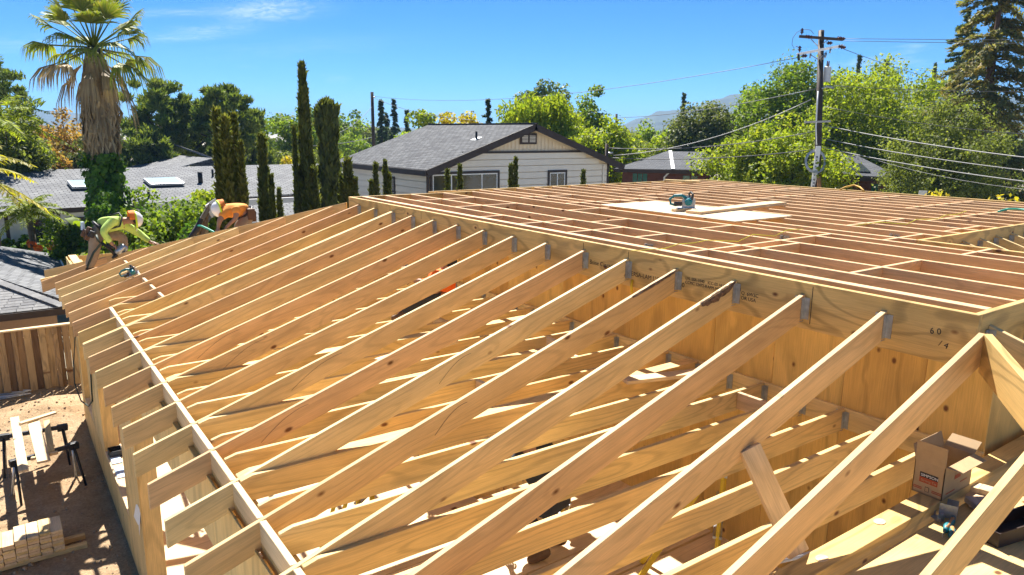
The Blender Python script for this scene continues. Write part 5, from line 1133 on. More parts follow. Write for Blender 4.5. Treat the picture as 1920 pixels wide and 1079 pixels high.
for pts, lab in (([P(1504,57,FP)+off, P(1494,62,FP)+off, P(1487,72,FP)+off, P(1485,84,FP)+off, P(1489,92,FP)+off, P(1494,87,FP)+off, P(1498,90,FP)+off], 'looped jumper wire left of the crossarms'), ([P(1508,56,FP)+off, P(1520,58,FP)+off, P(1526,65,FP)+off], 'short jumper arched over the upper crossarm')):
    tag(tube('jumper_wire', pts, 0.014, M['wire'], None, 5), lab, 'wire', 'overhead wires')

# ---------------------------------------------------------------- loose things on the flat roof
ps = [PZ(1384, 416, 0.018), PZ(1492, 410, 0.018)]
def lay_sheet(name, c0, c1, w, th, z, mat, label, cat, group=None):
    o = timber(name, (c0[0], c0[1], z), (c1[0], c1[1], z), w, th, mat); return tag(o, label, cat, group)
lay_sheet('plywood_sheet', (3.15, 3.86), (3.15, 6.30), 1.16, 0.018, 0.020, M['deck_ply'], 'loose pale plywood sheet lying on the roof joists under the circular saw', 'plywood sheet')
pk_a, pk_b = PZ(1300, 396, 0.06), PZ(1462, 378, 0.06)
lay_sheet('plank', (pk_a.x, pk_a.y), (pk_b.x, pk_b.y), 0.235, 0.038, 0.0595, M['pale'], 'pale plank resting on the loose plywood sheet', 'plank')
cb = PZ(1276, 394, 0.04); lay_sheet('offcut', (cb.x-0.12, cb.y+0.02), (cb.x+0.16, cb.y-0.02), 0.09, 0.036, 0.0575, M['pale'], 'short board offcut under the circular saw', 'offcut')
def circular_saw(name, Mx, label, s=1.0):
    """local x forward, z up, origin on the base plate"""
    T = put(name, None, Mx); T.empty_display_size = .1; tag(T, label, 'circular saw')
    def part(nm, bm, mat, sm=True, par=None): return from_bm(nm, bm, M[mat], par or T, Mx, smooth=False)
    bm = bmesh.new(); box_bm(bm, (0.03, 0, 0.006), (0.30, 0.13, 0.006), bev=0.002); part('base_plate', bm, 'steel')
    bm = bmesh.new(); tube_bm(bm, [(0.06, -0.035, 0.105), (0.06, -0.02, 0.105)], [0.105, 0.105], 28); box_bm(bm, (0.06,-.0275,0.05), (0.2,0.014,0.08)); g_ = part('blade_guard', bm, 'galv')
    bm = bmesh.new(); tube_bm(bm, [(0.06, -0.05, 0.095), (0.06, -0.046, 0.095)], [0.092, 0.092], 28); part('blade', bm, 'steel')
    bm = bmesh.new(); tube_bm(bm, [(0.06, -0.018, 0.11), (0.06, 0.02, 0.11), (0.06, 0.10, 0.11), (0.06, 0.115, 0.11)], [0.06, 0.062, 0.055, 0.035], 18); part('motor', bm, 'teal')
    bm = bmesh.new(); tube_bm(bm, [(0.02, 0.01, 0.17), (-0.05, 0.01, 0.215), (-0.16, 0.01, 0.205), (-0.225, 0.01, 0.15), (-0.215, 0.01, 0.07), (-0.14, 0.01, 0.05), (-0.04, 0.01, 0.075)], [0.028, 0.026, 0.022, 0.022, 0.022, 0.026, 0.032], 12); part('rear_handle', bm, 'teal')
    bm = bmesh.new(); tube_bm(bm, [(0.07, -0.03, 0.19), (0.06, -0.03, 0.25), (0.09, 0.03, 0.275), (0.12, 0.08, 0.245), (0.11, 0.08, 0.15)], 0.017, 10); part('front_handle', bm, 'black')
    bm = bmesh.new(); box_bm(bm, (-0.10, 0.055, 0.075), (0.12, 0.075, 0.065), bev=0.008); part('battery', bm, 'black')
    bm = bmesh.new(); tube_bm(bm, [(0.06, -0.055, 0.11), (0.06, -0.03, 0.11)], [0.022, 0.03], 12); part('arbor', bm, 'black'); return T
sw = PZ(1283, 391, 0.058); _sc = Matrix.Translation((sw.x, sw.y, 0.0585)) @ Matrix.Rotation(R(-50), 4, 'Z') @ Matrix.Diagonal((0.88, -0.88, 0.82, 1))
circular_saw('circular_saw', _sc, 'teal circular saw standing on the loose plywood sheet')
rs = Vector((-3.18, 10.55, roof_z(-3.18)+0.01)); circular_saw('circular_saw', Matrix.Translation(rs) @ Matrix.Rotation(R(-8), 4, 'Z') @ Matrix.Rotation(-TH, 4, 'Y') @ Matrix.Rotation(R(25), 4, 'X') @ Matrix.Diagonal((0.62, -0.62, 0.62, 1)), 'teal cordless saw lying across the rafters near the bending worker')
# yellow string lines and tag, green air hose
st = [(1183, 471), (1210, 479), (1247, 466), (1300, 456), (1352, 447), (1400, 437), (1450, 428), (1500, 431 if 0 else 424)]
def line_pts(pix, z): return [PZ(x, y, z) for x, y in pix]
tag(tube('chalk_string', line_pts([(1184,471),(1247,466),(1272,458),(1300,456),(1325,451),(1384,453),(1412,440),(1452,443),(1475,432),(1505,430)], 0.008), 0.0035, M['cord_yellow'], None, 5), 'yellow string tied at the beam and strung over the nearer roof joists', 'string', 'yellow strings on the flat roof')
tag(tube('chalk_string', line_pts([(1605,423),(1650,417),(1700,421),(1718,412),(1758,411),(1772,404),(1795,402),(1812,396)], 0.008), 0.004, M['cord_yellow'], None, 5), 'yellow string over the farther roof joists towards the right', 'string', 'yellow strings on the flat roof')
tg = Vector((-0.012, 2.985, -0.335)); tag(tube('flag_tape', [tg+Vector((0,0,.06)), tg+Vector((-.012,0,.0)), tg+Vector((-.004,-.01,-.075))], [0.012, 0.014, 0.011], M['yellow'], None, 6), 'yellow flagging tape hanging below the laminated beam', 'tape')
tag(tube('air_hose', line_pts([(1872,397),(1890,392),(1905,392),(1925,394),(1960,398)], 0.012), 0.014, M['hose_green'], None, 7), 'green air hose lying on the flat roof at the right edge', 'hose', 'green air hoses')
tag(tube('cable', [PZ(x, y, 0.02)+Vector((0,0,h)) for x, y, h in ((1575,356,0),(1585,354,.03),(1600,352,.05),(1612,354,.03),(1620,358,0))], 0.016, simple('orange_cord', (0.55,0.30,0.03), 0.6), None, 7), 'orange cord looped on the far edge of the flat roof', 'cord')
for (xa, ya, xb_, yb_), lab in (((1247, 337, 1312, 340), 'timber offcut lying at the far corner of the flat roof'),):
    A_, B_ = PZ(xa, ya, 0.05), PZ(xb_, yb_, 0.05); lay_sheet('offcut', (A_.x, A_.y), (B_.x, B_.y), 0.09, 0.045, 0.055, M['joist'], lab, 'offcut')

# ---------------------------------------------------------------- cardboard box on the girder, tools on the platform
BX = thing('cardboard_box', (0.2, 0.21, -1.262), 'open cardboard box with a black and red label on the girder', 'box')
bx0, bx1, by0, by1, bz0, bz1 = 0.01, 0.41, 0.130, 0.320, -1.261, -1.035
t_ = 0.005
def panel(nm, a, b, c, d, mat='card', par=None):
    v = [Vector(q) for q in (a, b, c, d)]; n_ = (v[1]-v[0]).cross(v[3]-v[0]).normalized()*t_
    vs = v+[q-n_ for q in v]; me = mesh_from(vs, [(0,1,2,3), (7,6,5,4), (0,4,5,1), (1,5,6,2), (2,6,7,3), (3,7,4,0)], M[mat]); return put(nm, me, None, par or BX)
lf = panel('side', (bx0,by1,bz0), (bx0,by0,bz0), (bx0,by0,bz1), (bx0,by1,bz1)); rt = panel('side', (bx0,by0,bz0), (bx1,by0,bz0), (bx1,by0,bz1), (bx0,by0,bz1))
panel('side', (bx1,by0,bz0), (bx1,by1,bz0), (bx1,by1,bz1), (bx1,by0,bz1)); panel('side', (bx1,by1,bz0), (bx0,by1,bz0), (bx0,by1,bz1), (bx1,by1,bz1)); panel('bottom', (bx0,by0,bz0+.004), (bx0,by1,bz0+.004), (bx1,by1,bz0+.004), (bx1,by0,bz0+.004))
panel('flap', (bx0,by1,bz1), (bx0,by0,bz1), (bx0-0.006,by0,bz1+0.135), (bx0-0.006,by1,bz1+0.135))
panel('flap', (bx0+.01,by0,bz1), (bx1,by0,bz1), (bx1-0.02,by0-0.085,bz1-0.012), (bx0+.04,by0-0.085,bz1-0.012))
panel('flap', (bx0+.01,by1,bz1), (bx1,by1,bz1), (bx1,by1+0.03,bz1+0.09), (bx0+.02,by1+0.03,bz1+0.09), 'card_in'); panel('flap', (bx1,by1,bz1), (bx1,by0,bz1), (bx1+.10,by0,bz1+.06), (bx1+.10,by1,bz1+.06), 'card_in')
def sticker(y_c, z_c, w, h, mat, out=0.0015, face='L'):
    bm = bmesh.new()
    if face == 'L': box_bm(bm, (bx0-out-.0003, y_c, z_c), (0.0008, w, h))
    else: box_bm(bm, (y_c, by0-out-.0003, z_c), (w, 0.0008, h))
    return from_bm('label', bm, M[mat], lf if face == 'L' else rt)
sticker(0.222, -1.125, 0.115, 0.034, 'ink'); sticker(0.222, -1.160, 0.115, 0.036, 'red_print')
lettering('lettering', 'SIMPSON', 0.027, Matrix(((0,0,-1,bx0-.0032),(-1,0,0,0.273),(0,1,0,-1.135),(0,0,0,1))), M['white'], lf)
lettering('lettering', 'Strong-Tie', 0.023, Matrix(((0,0,-1,bx0-.0032),(-1,0,0,0.270),(0,1,0,-1.168),(0,0,0,1))), M['card'], lf)
for y_c, w, z in ((0.285, .055, -1.215), (0.285, .055, -1.226), (0.165, .06, -1.215), (0.165, .06, -1.226)): sticker(y_c, z, w, .006, 'red_print')
sticker(0.225, -1.218, .026, .034, 'ink'); sticker(0.225, -1.218, .020, .028, 'card', .0024)
sticker(0.20, -1.105, .085, .028, 'card_in', face='R'); sticker(0.20, -1.133, .085, .03, 'red_print', face='R'); sticker(0.12, -1.225, .12, .008, 'red_print', face='R'); sticker(0.30, -1.19, .10, .006, 'red_print', face='R')
ZPL = -1.335
def on_plat(px, py): return PZ(px, py, ZPL)
# hangers and plates, block plane, teal hand tools
def bracket(px, py, rz, label, s=1.0):
    c = on_plat(px, py); bm = bmesh.new(); box_bm(bm, (0,0,.002), (.16*s,.10*s,.003)); box_bm(bm, (-.08*s,0,.045*s), (.003,.10*s,.09*s)); box_bm(bm, (.08*s,0,.03*s), (.003,.10*s,.06*s)); box_bm(bm, (-.10*s, .03*s, .015), (.05*s,.02*s,.02))
    return tag(from_bm('steel_bracket', bm, M['galv'], None, Matrix.Translation((c.x,c.y,ZPL+.001)) @ Matrix.Rotation(R(rz), 4, 'Z')), label, 'bracket', 'steel brackets on the platform')
bracket(1778, 962, 20, 'folded steel hanger lying beside the girder end', 1.0); bracket(1755, 972, 60, 'small bright bracket nearest the girder', .5)
def hand_tool(px, py, rz, label, L=0.24):
    c = on_plat(px, py); Mx = Matrix.Translation((c.x,c.y,ZPL+.002)) @ Matrix.Rotation(R(rz), 4, 'Z'); T = put('utility_knife', None, Mx); tag(T, label, 'hand tool', 'teal hand tools on the platform')
    bm = bmesh.new(); tube_bm(bm, [(-L/2,0,.016), (-L*.2,0.006,.018), (L*.15,-.004,.018), (L/2,0.004,.014)], [.012,.020,.019,.010], 10); from_bm('handle', bm, M['teal'], T, Mx, True)
    bm = bmesh.new(); tube_bm(bm, [(-L*.35,0.0,.026), (L*.28,-.002,.028)], [.010,.012], 8); from_bm('grip', bm, M['red_print'] if 0 else simple('orange_grip', (.5,.24,.08), .6), T, Mx, True)
    bm = bmesh.new(); box_bm(bm, (-L*.62,0,.014), (.07,.004,.020)); from_bm('blade', bm, M['steel'], T, Mx)
hand_tool(1780, 988, 12, 'teal and orange hand tool, the upper of two on the platform'); hand_tool(1785, 1005, 28, 'teal hand tool, the lower of two on the platform', .18)
def wood_block(px, py, l_, w, h, rz, label, mat='pale', z=0.0):
    c = on_plat(px, py); d = Vector((math.cos(R(rz)), math.sin(R(rz)), 0))*l_/2; o = timber('wood_block', Vector((c.x,c.y,ZPL+h+z+.002))-d, Vector((c.x,c.y,ZPL+h+z+.002))+d, w, h, M[mat]); return tag(o, label, 'block', 'loose blocks on the platform')
wood_block(1826, 922, .10, .07, .05, 10, 'small pale block, left one of the pair behind the jack rafter'); wood_block(1848, 928, .10, .07, .05, 10, 'small pale block, right one of the pair behind the jack rafter'); wood_block(1850, 960, .26, .14, .04, 55, 'grey board piece beside the jack rafter', 'arm'); wood_block(1838, 942, .24, .16, .012, 30, 'thin pale shim board under the blocks', 'deck_ply')
tr_c = on_plat(1895, 1000); TB = thing('tool_tray', (tr_c.x, tr_c.y, ZPL), 'long grey brown tool tray under the jack rafter', 'tray')
Mt = Matrix.Translation((tr_c.x, tr_c.y, ZPL+.002)) @ Matrix.Rotation(R(-12), 4, 'Z')
for nm, c, s in (('bottom', (0,0,.006), (.5,.17,.01)), ('side', (0,.08,.05), (.5,.008,.09)), ('side', (0,-.08,.05), (.5,.008,.09)), ('end', (.246,0,.05), (.008,.15,.09)), ('end', (-.246,0,.05), (.008,.15,.09))):
    bm = bmesh.new(); box_bm(bm, c, s); from_bm(nm, bm, M['brown_trim'], TB, Mt)

# ---------------------------------------------------------------- dirt yard: sawhorses, boards, lumber, pipes, cable
M['saw_plastic'] = simple('dark_sawhorse', (0.035,0.04,0.055), 0.5, noise=0.2)
def sawhorse(a, b, label):
    a, b = Vector(a), Vector(b); T = thing('sawhorse', ((a.x+b.x)/2, (a.y+b.y)/2, GZ), label, 'sawhorse', 'folding sawhorses'); d = (b-a).normalized(); s = Vector((-d.y, d.x, 0))
    timber('top_bar', a, b, 0.055, 0.07, M['pvc'] if 0 else M['saw_plastic'], T)
    for e in (a, b):
        i = d*(0.09 if e is a else -0.09); bm = bmesh.new(); Mx, _ = frame(e+i, e+i+d); box_bm(bm, (0,0,-.045), (.17,.10,.12), Mx, .012); from_bm('head', bm, M['black'], T)
        for q in (-1, 1):
            f = e+i*0.4+s*0.24*q; gz_ = dirt_z(f.x, f.y); tube('leg', [e+i+Vector((0,0,-.06))+s*.03*q, Vector((f.x, f.y, gz_))], [0.026, 0.020], M['black'] if q*(1 if e is b else 1) < 0 else M['galv'], T, 7)
def sp_(px, py, z=-4.36): return PZ(px, py, z)
sawhorse(sp_(16, 866), sp_(147, 829), 'nearer dark folding sawhorse on the dirt')
sawhorse(sp_(-5, 818), sp_(127, 796), 'farther dark folding sawhorse on the dirt')
def board_on(px0, py0, px1, py1, w, th, z, label, mat='pale'):
    a, b = PZ(px0, py0, z), PZ(px1, py1, z); return tag(timber('board', a, b, w, th, M[mat]), label, 'board', 'boards on the sawhorses')
zt = -4.355
board_on(27, 782, 44, 882, .14, .038, zt+.04, 'leftmost board across both sawhorses'); board_on(62, 788, 82, 864, .19, .038, zt+.04, 'wide pinkish board across both sawhorses', 'deck_ply'); board_on(87, 788, 96, 846, .10, .07, zt+.042, 'thick board edge right of the wide pinkish one', 'joist')
board_on(37, 793, 104, 772, .10, .036, zt+.085, 'short board laid crosswise over the others', 'pale')
board_on(92, 850, 108, 846, .06, .05, zt+.04, 'small offcut on the nearer sawhorse', 'pale'); board_on(58, 858, 66, 857, .06, .05, zt+.04, 'small cube of wood on the nearer sawhorse', 'pale')
# lumber stack: two bearers, five columns of short boards
SXs = [-4.575-0.148*k for k in range(6)]; sy0, sy1 = 9.885, 10.37; zb0 = GZ+0.03
for k, y in enumerate((9.98, 10.27)): tag(box('bearer', (-5.5, y-.045, zb0-.02), (-4.22, y+.045, zb0+.05), M['joist']), ('nearer bearer under the lumber stack', 'farther bearer under the lumber stack')[k], 'bearer')
cn = ['right end', 'second', 'third', 'fourth', 'fifth', 'left end']
for ci, x in enumerate(SXs):
    nlay = (9, 9, 9, 9, 8, 8)[ci]
    for k in range(nlay):
        j = rnd.uniform(-.012, .012); z = zb0+.052+k*0.0395
        o = box('board', (x-.0705+j*.3, sy0+j, z), (x+.0705+j*.3, sy1+j, z+.038), M['pale'] if (k+ci) % 3 else M['joist'])
        ord_ = ('topmost', 'second', 'third', 'fourth', 'fifth', 'sixth', 'seventh', 'eighth', 'lowest')[nlay-1-k] if k else 'lowest'
        tag(o, '%s board from the top in the %s column of the lumber stack' % (ord_, cn[ci]) if ord_ not in ('topmost', 'lowest') else '%s board in the %s column of the lumber stack' % (ord_, cn[ci]), 'board', 'short boards in the lumber stack')
for k in range(7):
    a, b = PZ(-30+k*2, 752-k*4, GZ+.08), PZ(46+(k%3)*6, 742-k*2.2, GZ+.08); a.z = dirt_z(a.x, a.y)+.05; b.z = dirt_z(b.x, b.y)+.05
    tag(tube('pipe', [a, b], 0.018+0.006*(k % 2), M['pvc'] if k % 3 else M['galv'], None, 7), 'pipe by the fence, '+('nearest', 'second', 'third', 'fourth', 'fifth', 'sixth', 'farthest')[k]+' of the bundle of seven', 'pipe', 'pipes by the fence')
cbl = [PY(147, 612, 14.6), PY(138, 680, 14.6), PY(140, 720, 14.3), PY(152, 752, 13.8), PY(166, 762, 13.2), PY(176, 752, 12.8), PY(178, 720, 12.6), PY(177, 692, 12.4)]
tag(tube('cable', [Vector((min(c.x, XO-.03), c.y, c.z)) for c in cbl], 0.013, M['dark_cable'], None, 6), 'dark cable hanging in a loop from the eave over the plywood wall', 'cable')
# paper pinned on the first pier, wrapped sill, black box on the sill
c = Vector((XO-.004, 8.02, 0)); c.z = PY(254, 965, 8.02).z
bm = bmesh.new(); vs = [bm.verts.new(Vector((XO-.006-.05*w, 7.80+y, c.z+z))) for y, z, w in ((0,.14,.1),(.14,.17,.3),(.34,.08,.2),(.38,-.10,.9),(.20,-.15,.5),(.05,-.06,.7),(.0,-.2,.9))]
bm.faces.new((vs[0],vs[1],vs[4],vs[5])); bm.faces.new((vs[1],vs[2],vs[3],vs[4])); bm.faces.new((vs[0],vs[5],vs[6])); tag(from_bm('paper', bm, M['white'], None), 'crumpled white paper pinned to the corner of the plywood pier', 'paper')
M['bluewrap'] = simple('blue_white_wrap', (0.45,0.58,0.72), 0.5, noise=0.2, nscale=3)
for k, (y, l_) in enumerate(((11.05, .40), (10.45, .42))): tag(box('flashing_roll', (XO+.02, y, SILL+.04), (XO+.17, y+l_, SILL+.055), M['bluewrap']), ('blue white flashing strip on the sill, farther piece', 'blue white flashing strip on the sill, nearer piece')[k], 'flashing', 'flashing on the sill')
bm = bmesh.new(); 
BB = thing('tool_case', (XO+.12, 11.3, SILL+.04), 'small open black case on the window sill', 'case')
for c_, s_ in (((0,0,.01), (.20,.24,.02)), ((-.095,0,.06), (.01,.24,.10)), ((.095,0,.06), (.01,.24,.10)), ((0,.115,.06), (.18,.01,.10)), ((0,-.115,.06), (.18,.01,.10))):
    bm = bmesh.new(); box_bm(bm, c_, s_); from_bm('case_side', bm, M['black'], BB, Matrix.Translation((XO+.12, 11.45, SILL+.04)))
# cabinet and tank behind the outbuilding
cab = P(118, 466, 29.0); bm = bmesh.new(); box_bm(bm, (0,0,0), (.62,.4,1.0), bev=.02)
CBN = thing('utility_cabinet', (cab.x, cab.y, GZ), 'grey blue utility cabinet behind the outbuilding roof', 'cabinet'); zc = GZ+1.0
for nm, c_, s_, mt in (('body', (0,0,0), (.80,.5,1.9), 'pvc'), ('lid', (0,0,.96), (.86,.56,.04), 'galv'), ('door', (-.02,-.26,0), (.64,.02,1.6), 'pvc')):
    bm = bmesh.new(); box_bm(bm, c_, s_, bev=.008); from_bm(nm, bm, M[mt], CBN, Matrix.Translation((cab.x, cab.y, cab.z-.55)) @ Matrix.Rotation(-YAW+.4, 4, 'Z'))
box('stand', (cab.x-.25, cab.y-.15, GZ), (cab.x+.25, cab.y+.15, cab.z-1.45), M['concrete'], CBN)
tk = P(139, 460, 28.6); TK = thing('filter_tank', (tk.x, tk.y, GZ), 'white cylindrical filter tank beside the grey cabinet', 'tank')
tube('tank', [Vector((tk.x,tk.y,GZ)), tk-Vector((0,0,.12)), tk-Vector((0,0,.02)), tk+Vector((0,0,.08))], [.22,.22,.19,.06], M['white'], TK, 14); tube('clamp', [tk-Vector((0,0,.24)), tk-Vector((0,0,.19))], .23, M['black'], TK, 14)
# little red and white sign at the far street edge
sg2 = P(1730, 366, 26); SG = thing('sign', (sg2.x, sg2.y, GZ), 'small white and red sign beyond the flat roof edge', 'sign')
Ms = Matrix.Translation(sg2) @ Matrix.Rotation(-YAW-.4, 4, 'Z')
for nm, c_, s_, mt in (('board', (0,0,.07), (.26,.03,.16), 'white'), ('board', (0,0,-.08), (.42,.03,.12), 'red_print'), ('post', (0,.03,-1.6), (.05,.05,3.0), 'arm')):
    bm = bmesh.new(); box_bm(bm, c_, s_); from_bm(nm, bm, M[mt], SG, Ms)

# ---------------------------------------------------------------- inside: scaffold deck, ladder, pipes seen between the joists
SC = thing('scaffold', (-0.9, 1.6, FLOOR), 'plank scaffold with a green post inside under the ceiling joists', 'scaffold'); ZS = -3.0
for k in range(17): timber('plank', (-2.6, 0.55+k*0.245, ZS+rnd.uniform(-.006,.006)), (0.95, 0.55+k*0.245+rnd.uniform(-.02,.02), ZS+rnd.uniform(-.006,.006)), 0.228, 0.04, M['deck_ply'] if k % 2 else M['pale'], SC)
for x, y in ((-2.3, .6), (-2.3, 4.3), (0.5, .6), (0.5, 4.3), (-.62, .62)): tube('post', [(x, y, FLOOR), (x, y, ZS-.05 if x != -.62 else -1.75)], .03, M['greenpipe'], SC, 8)
for y in (.6, 2.5, 4.3): tube('bearer', [(-2.6, y, ZS-.075), (.95, y, ZS-.075)], .03, M['galv'], SC, 8)
for k, (a, b) in enumerate((((-1.9,.9,-2.5),(0.6,0.75,-2.5)), ((-1.3,2.1,-2.85),(-.3,1.5,-2.85)), ((-0.2,1.2,-2.2),(.9,.9,-2.2)))):
    tag(tube('metal_pole', [a, b], .022, M['pvc'], None, 8), ('bright metal pole along the plywood wall under the joists', 'short bright pole lying on the scaffold planks', 'bright pole in front of the inner plywood wall')[k], 'pole')
def ladder(base, top, label, w=.42, n=9):
    base, top = Vector(base), Vector(top); T = thing('stepladder', base, label, 'ladder', 'yellow stepladders inside'); s = Vector((0,1,0)).cross(Vector((0,0,1))); s = Vector((.8,.6,0)); bk = Vector((-.6,.8,0))*.7
    for q in (-1, 1):
        timber('rail', base+s*w/2*q, top+s*w/3*q, .03, .07, M['yellow'], T); timber('rear_rail', base+bk+s*w/2*q, top+s*w/3*q+Vector((0,0,-.02)), .025, .05, M['yellow'], T)
    for k in range(1, n):
        c = base.lerp(top, k/n); ww = w/2*(1-k/n)+w/3*k/n; timber('step', c-s*ww, c+s*ww, .08, .025, M['galv'], T)
    timber('cap', top-s*w/3+Vector((0,0,.02)), top+s*w/3+Vector((0,0,.02)), .16, .05, simple('red_cap', (.45,.05,.03), .5), T)
ladder((-.3, 3.6, FLOOR), (-.1, 3.75, -2.35), 'yellow stepladder under the joists nearer the beam'); ladder((-1.6, 5.9, FLOOR), (-1.4, 6.0, -2.2), 'yellow stepladder farther inside'); ladder((.2, 2.0, ZS), (.3, 2.05, -1.6), 'short yellow stepladder on the scaffold', .35, 5)
tube_red = tag(tube('steel_column', [(-2.9, 6.4, FLOOR), (-2.9, 6.4, -1.5)], .05, simple('red_oxide', (.22,.05,.04), .6), None, 10), 'red steel column standing inside behind the wall opening', 'column')
lay = [(-2.6,4.6,.5,.3),( -2.0,5.4,.6,-.2),(-1.2,4.9,.7,.5),(-2.4,7.1,.6,.1),(-.8,6.6,.8,-.4),(-.2,5.6,.5,.2)]
for k, (x, y, l_, a) in enumerate(lay): 
    d = Vector((math.cos(a), math.sin(a), 0))*l_; tag(timber('offcut', Vector((x,y,FLOOR+.04))-d, Vector((x,y,FLOOR+.04))+d, .14, .038, M['pale']), 'pale offcut on the floor inside '+('by the wall opening', 'behind the first pier', 'below the middle joists', 'near the red column', 'under the sitting worker', 'near the yellow stepladder')[k], 'offcut', 'board offcuts on the floor inside')
lay_sheet('plank', (-1.75, 4.75), (-.75, 5.05), .22, .036, JT+.04, M['deck_ply'], 'pale plank lying across the ceiling joists in mid span', 'plank'); lay_sheet('plank', (-.1, 2.95), (.75, 2.7), .14, .036, JT+.04, M['pale'], 'short pale plank on the ceiling joists below the beam', 'plank')

# ---------------------------------------------------------------- people
M['skin'] = simple('skin', (0.34,0.19,0.12), 0.55, noise=0.06); M['lime_shirt'] = simple('lime_shirt', (0.52,0.70,0.16), 0.85, noise=0.08, nscale=9, bump=.2); M['orange_shirt'] = simple('orange_shirt', (0.78,0.30,0.05), 0.85, noise=0.08, nscale=9, bump=.2)
M['khaki'] = simple('khaki_trousers', (0.30,0.225,0.155), 0.9, noise=0.18, nscale=8, bump=.3); M['dark_cloth'] = simple('dark_trousers', (0.03,0.035,0.045), 0.9, noise=.2, nscale=8); M['leather'] = simple('worn_leather', (0.12,0.06,0.03), 0.7, noise=.3, nscale=12); M['boot'] = simple('brown_boot', (0.14,0.08,0.04), 0.7, noise=.3)
M['vest'] = simple('orange_vest', (0.85,0.16,0.015), 0.8, noise=.06); M['neon'] = simple('neon_band', (0.60,0.80,0.02), 0.6, noise=.04); M['orange_shade'] = simple('orange_neck_shade', (0.85,0.22,0.03), 0.8, noise=.06); M['helmet'] = simple('white_helmet', (0.80,0.80,0.82), 0.3, noise=.02)
def skin_mesh(V, E, Rr, mat, sub=2):
    me = bpy.data.meshes.new('s'); me.from_pydata([tuple(v) for v in V], E, []); o = bpy.data.objects.new('s', me); COL.objects.link(o)
    md = o.modifiers.new('skin', 'SKIN'); md.use_smooth_shade = True
    for i, d in enumerate(me.skin_vertices[0].data): d.radius = Rr[i] if isinstance(Rr[i], tuple) else (Rr[i], Rr[i]); d.use_root = (i == 0)
    sb = o.modifiers.new('sub', 'SUBSURF'); sb.levels = sub; sb.render_levels = sub
    dg = bpy.context.evaluated_depsgraph_get(); dg.update(); out = bpy.data.meshes.new_from_object(o.evaluated_get(dg)); bpy.data.objects.remove(o)
    out.materials.clear(); out.materials.append(mat); out.polygons.foreach_set('use_smooth', [True]*len(out.polygons)); return out
def chain(J, names, radii, V, E, Rr, attach=None):
    prev = attach
    for nm, r_ in zip(names, radii):
        V.append(J[nm] if isinstance(nm, str) else nm); Rr.append(r_); i = len(V)-1
        if prev is not None: E.append((prev, i))
        prev = i
    return prev
def hand_fingers(V, E, Rr, wi, wrist, hand, elbow, curl=0.5):
    d = (hand-wrist).normalized(); n_ = d.cross(Vector((0,0,1))); n_ = n_.normalized() if n_.length > .1 else Vector((1,0,0)); dn_ = d.cross(n_).normalized()
    if dn_.z > 0: dn_ = -dn_
    V.append(wrist+d*.075); Rr.append((.036, .020)); pi_ = len(V)-1; E.append((wi, pi_))
    for k, (s_, L) in enumerate(((-.033, .062), (-.011, .075), (.011, .070), (.033, .055))):
        b_ = wrist+d*.10+n_*s_; V.append(b_); Rr.append(.0105); i0 = len(V)-1; E.append((pi_, i0))
        V.append(b_+d*L*.55+dn_*L*.25*curl); Rr.append(.0095); E.append((i0, i0+1)); V.append(b_+d*L*.85+dn_*L*(.85*curl)); Rr.append(.008); E.append((i0+1, i0+2))
    b_ = wrist+d*.045+n_*.04; V.append(b_); Rr.append(.012); i0 = len(V)-1; E.append((pi_, i0)); V.append(b_+d*.035+n_*.018+dn_*.02); Rr.append(.010); E.append((i0, i0+1)); V.append(b_+d*.06+n_*.012+dn_*.04); Rr.append(.008); E.append((i0+1, i0+2))
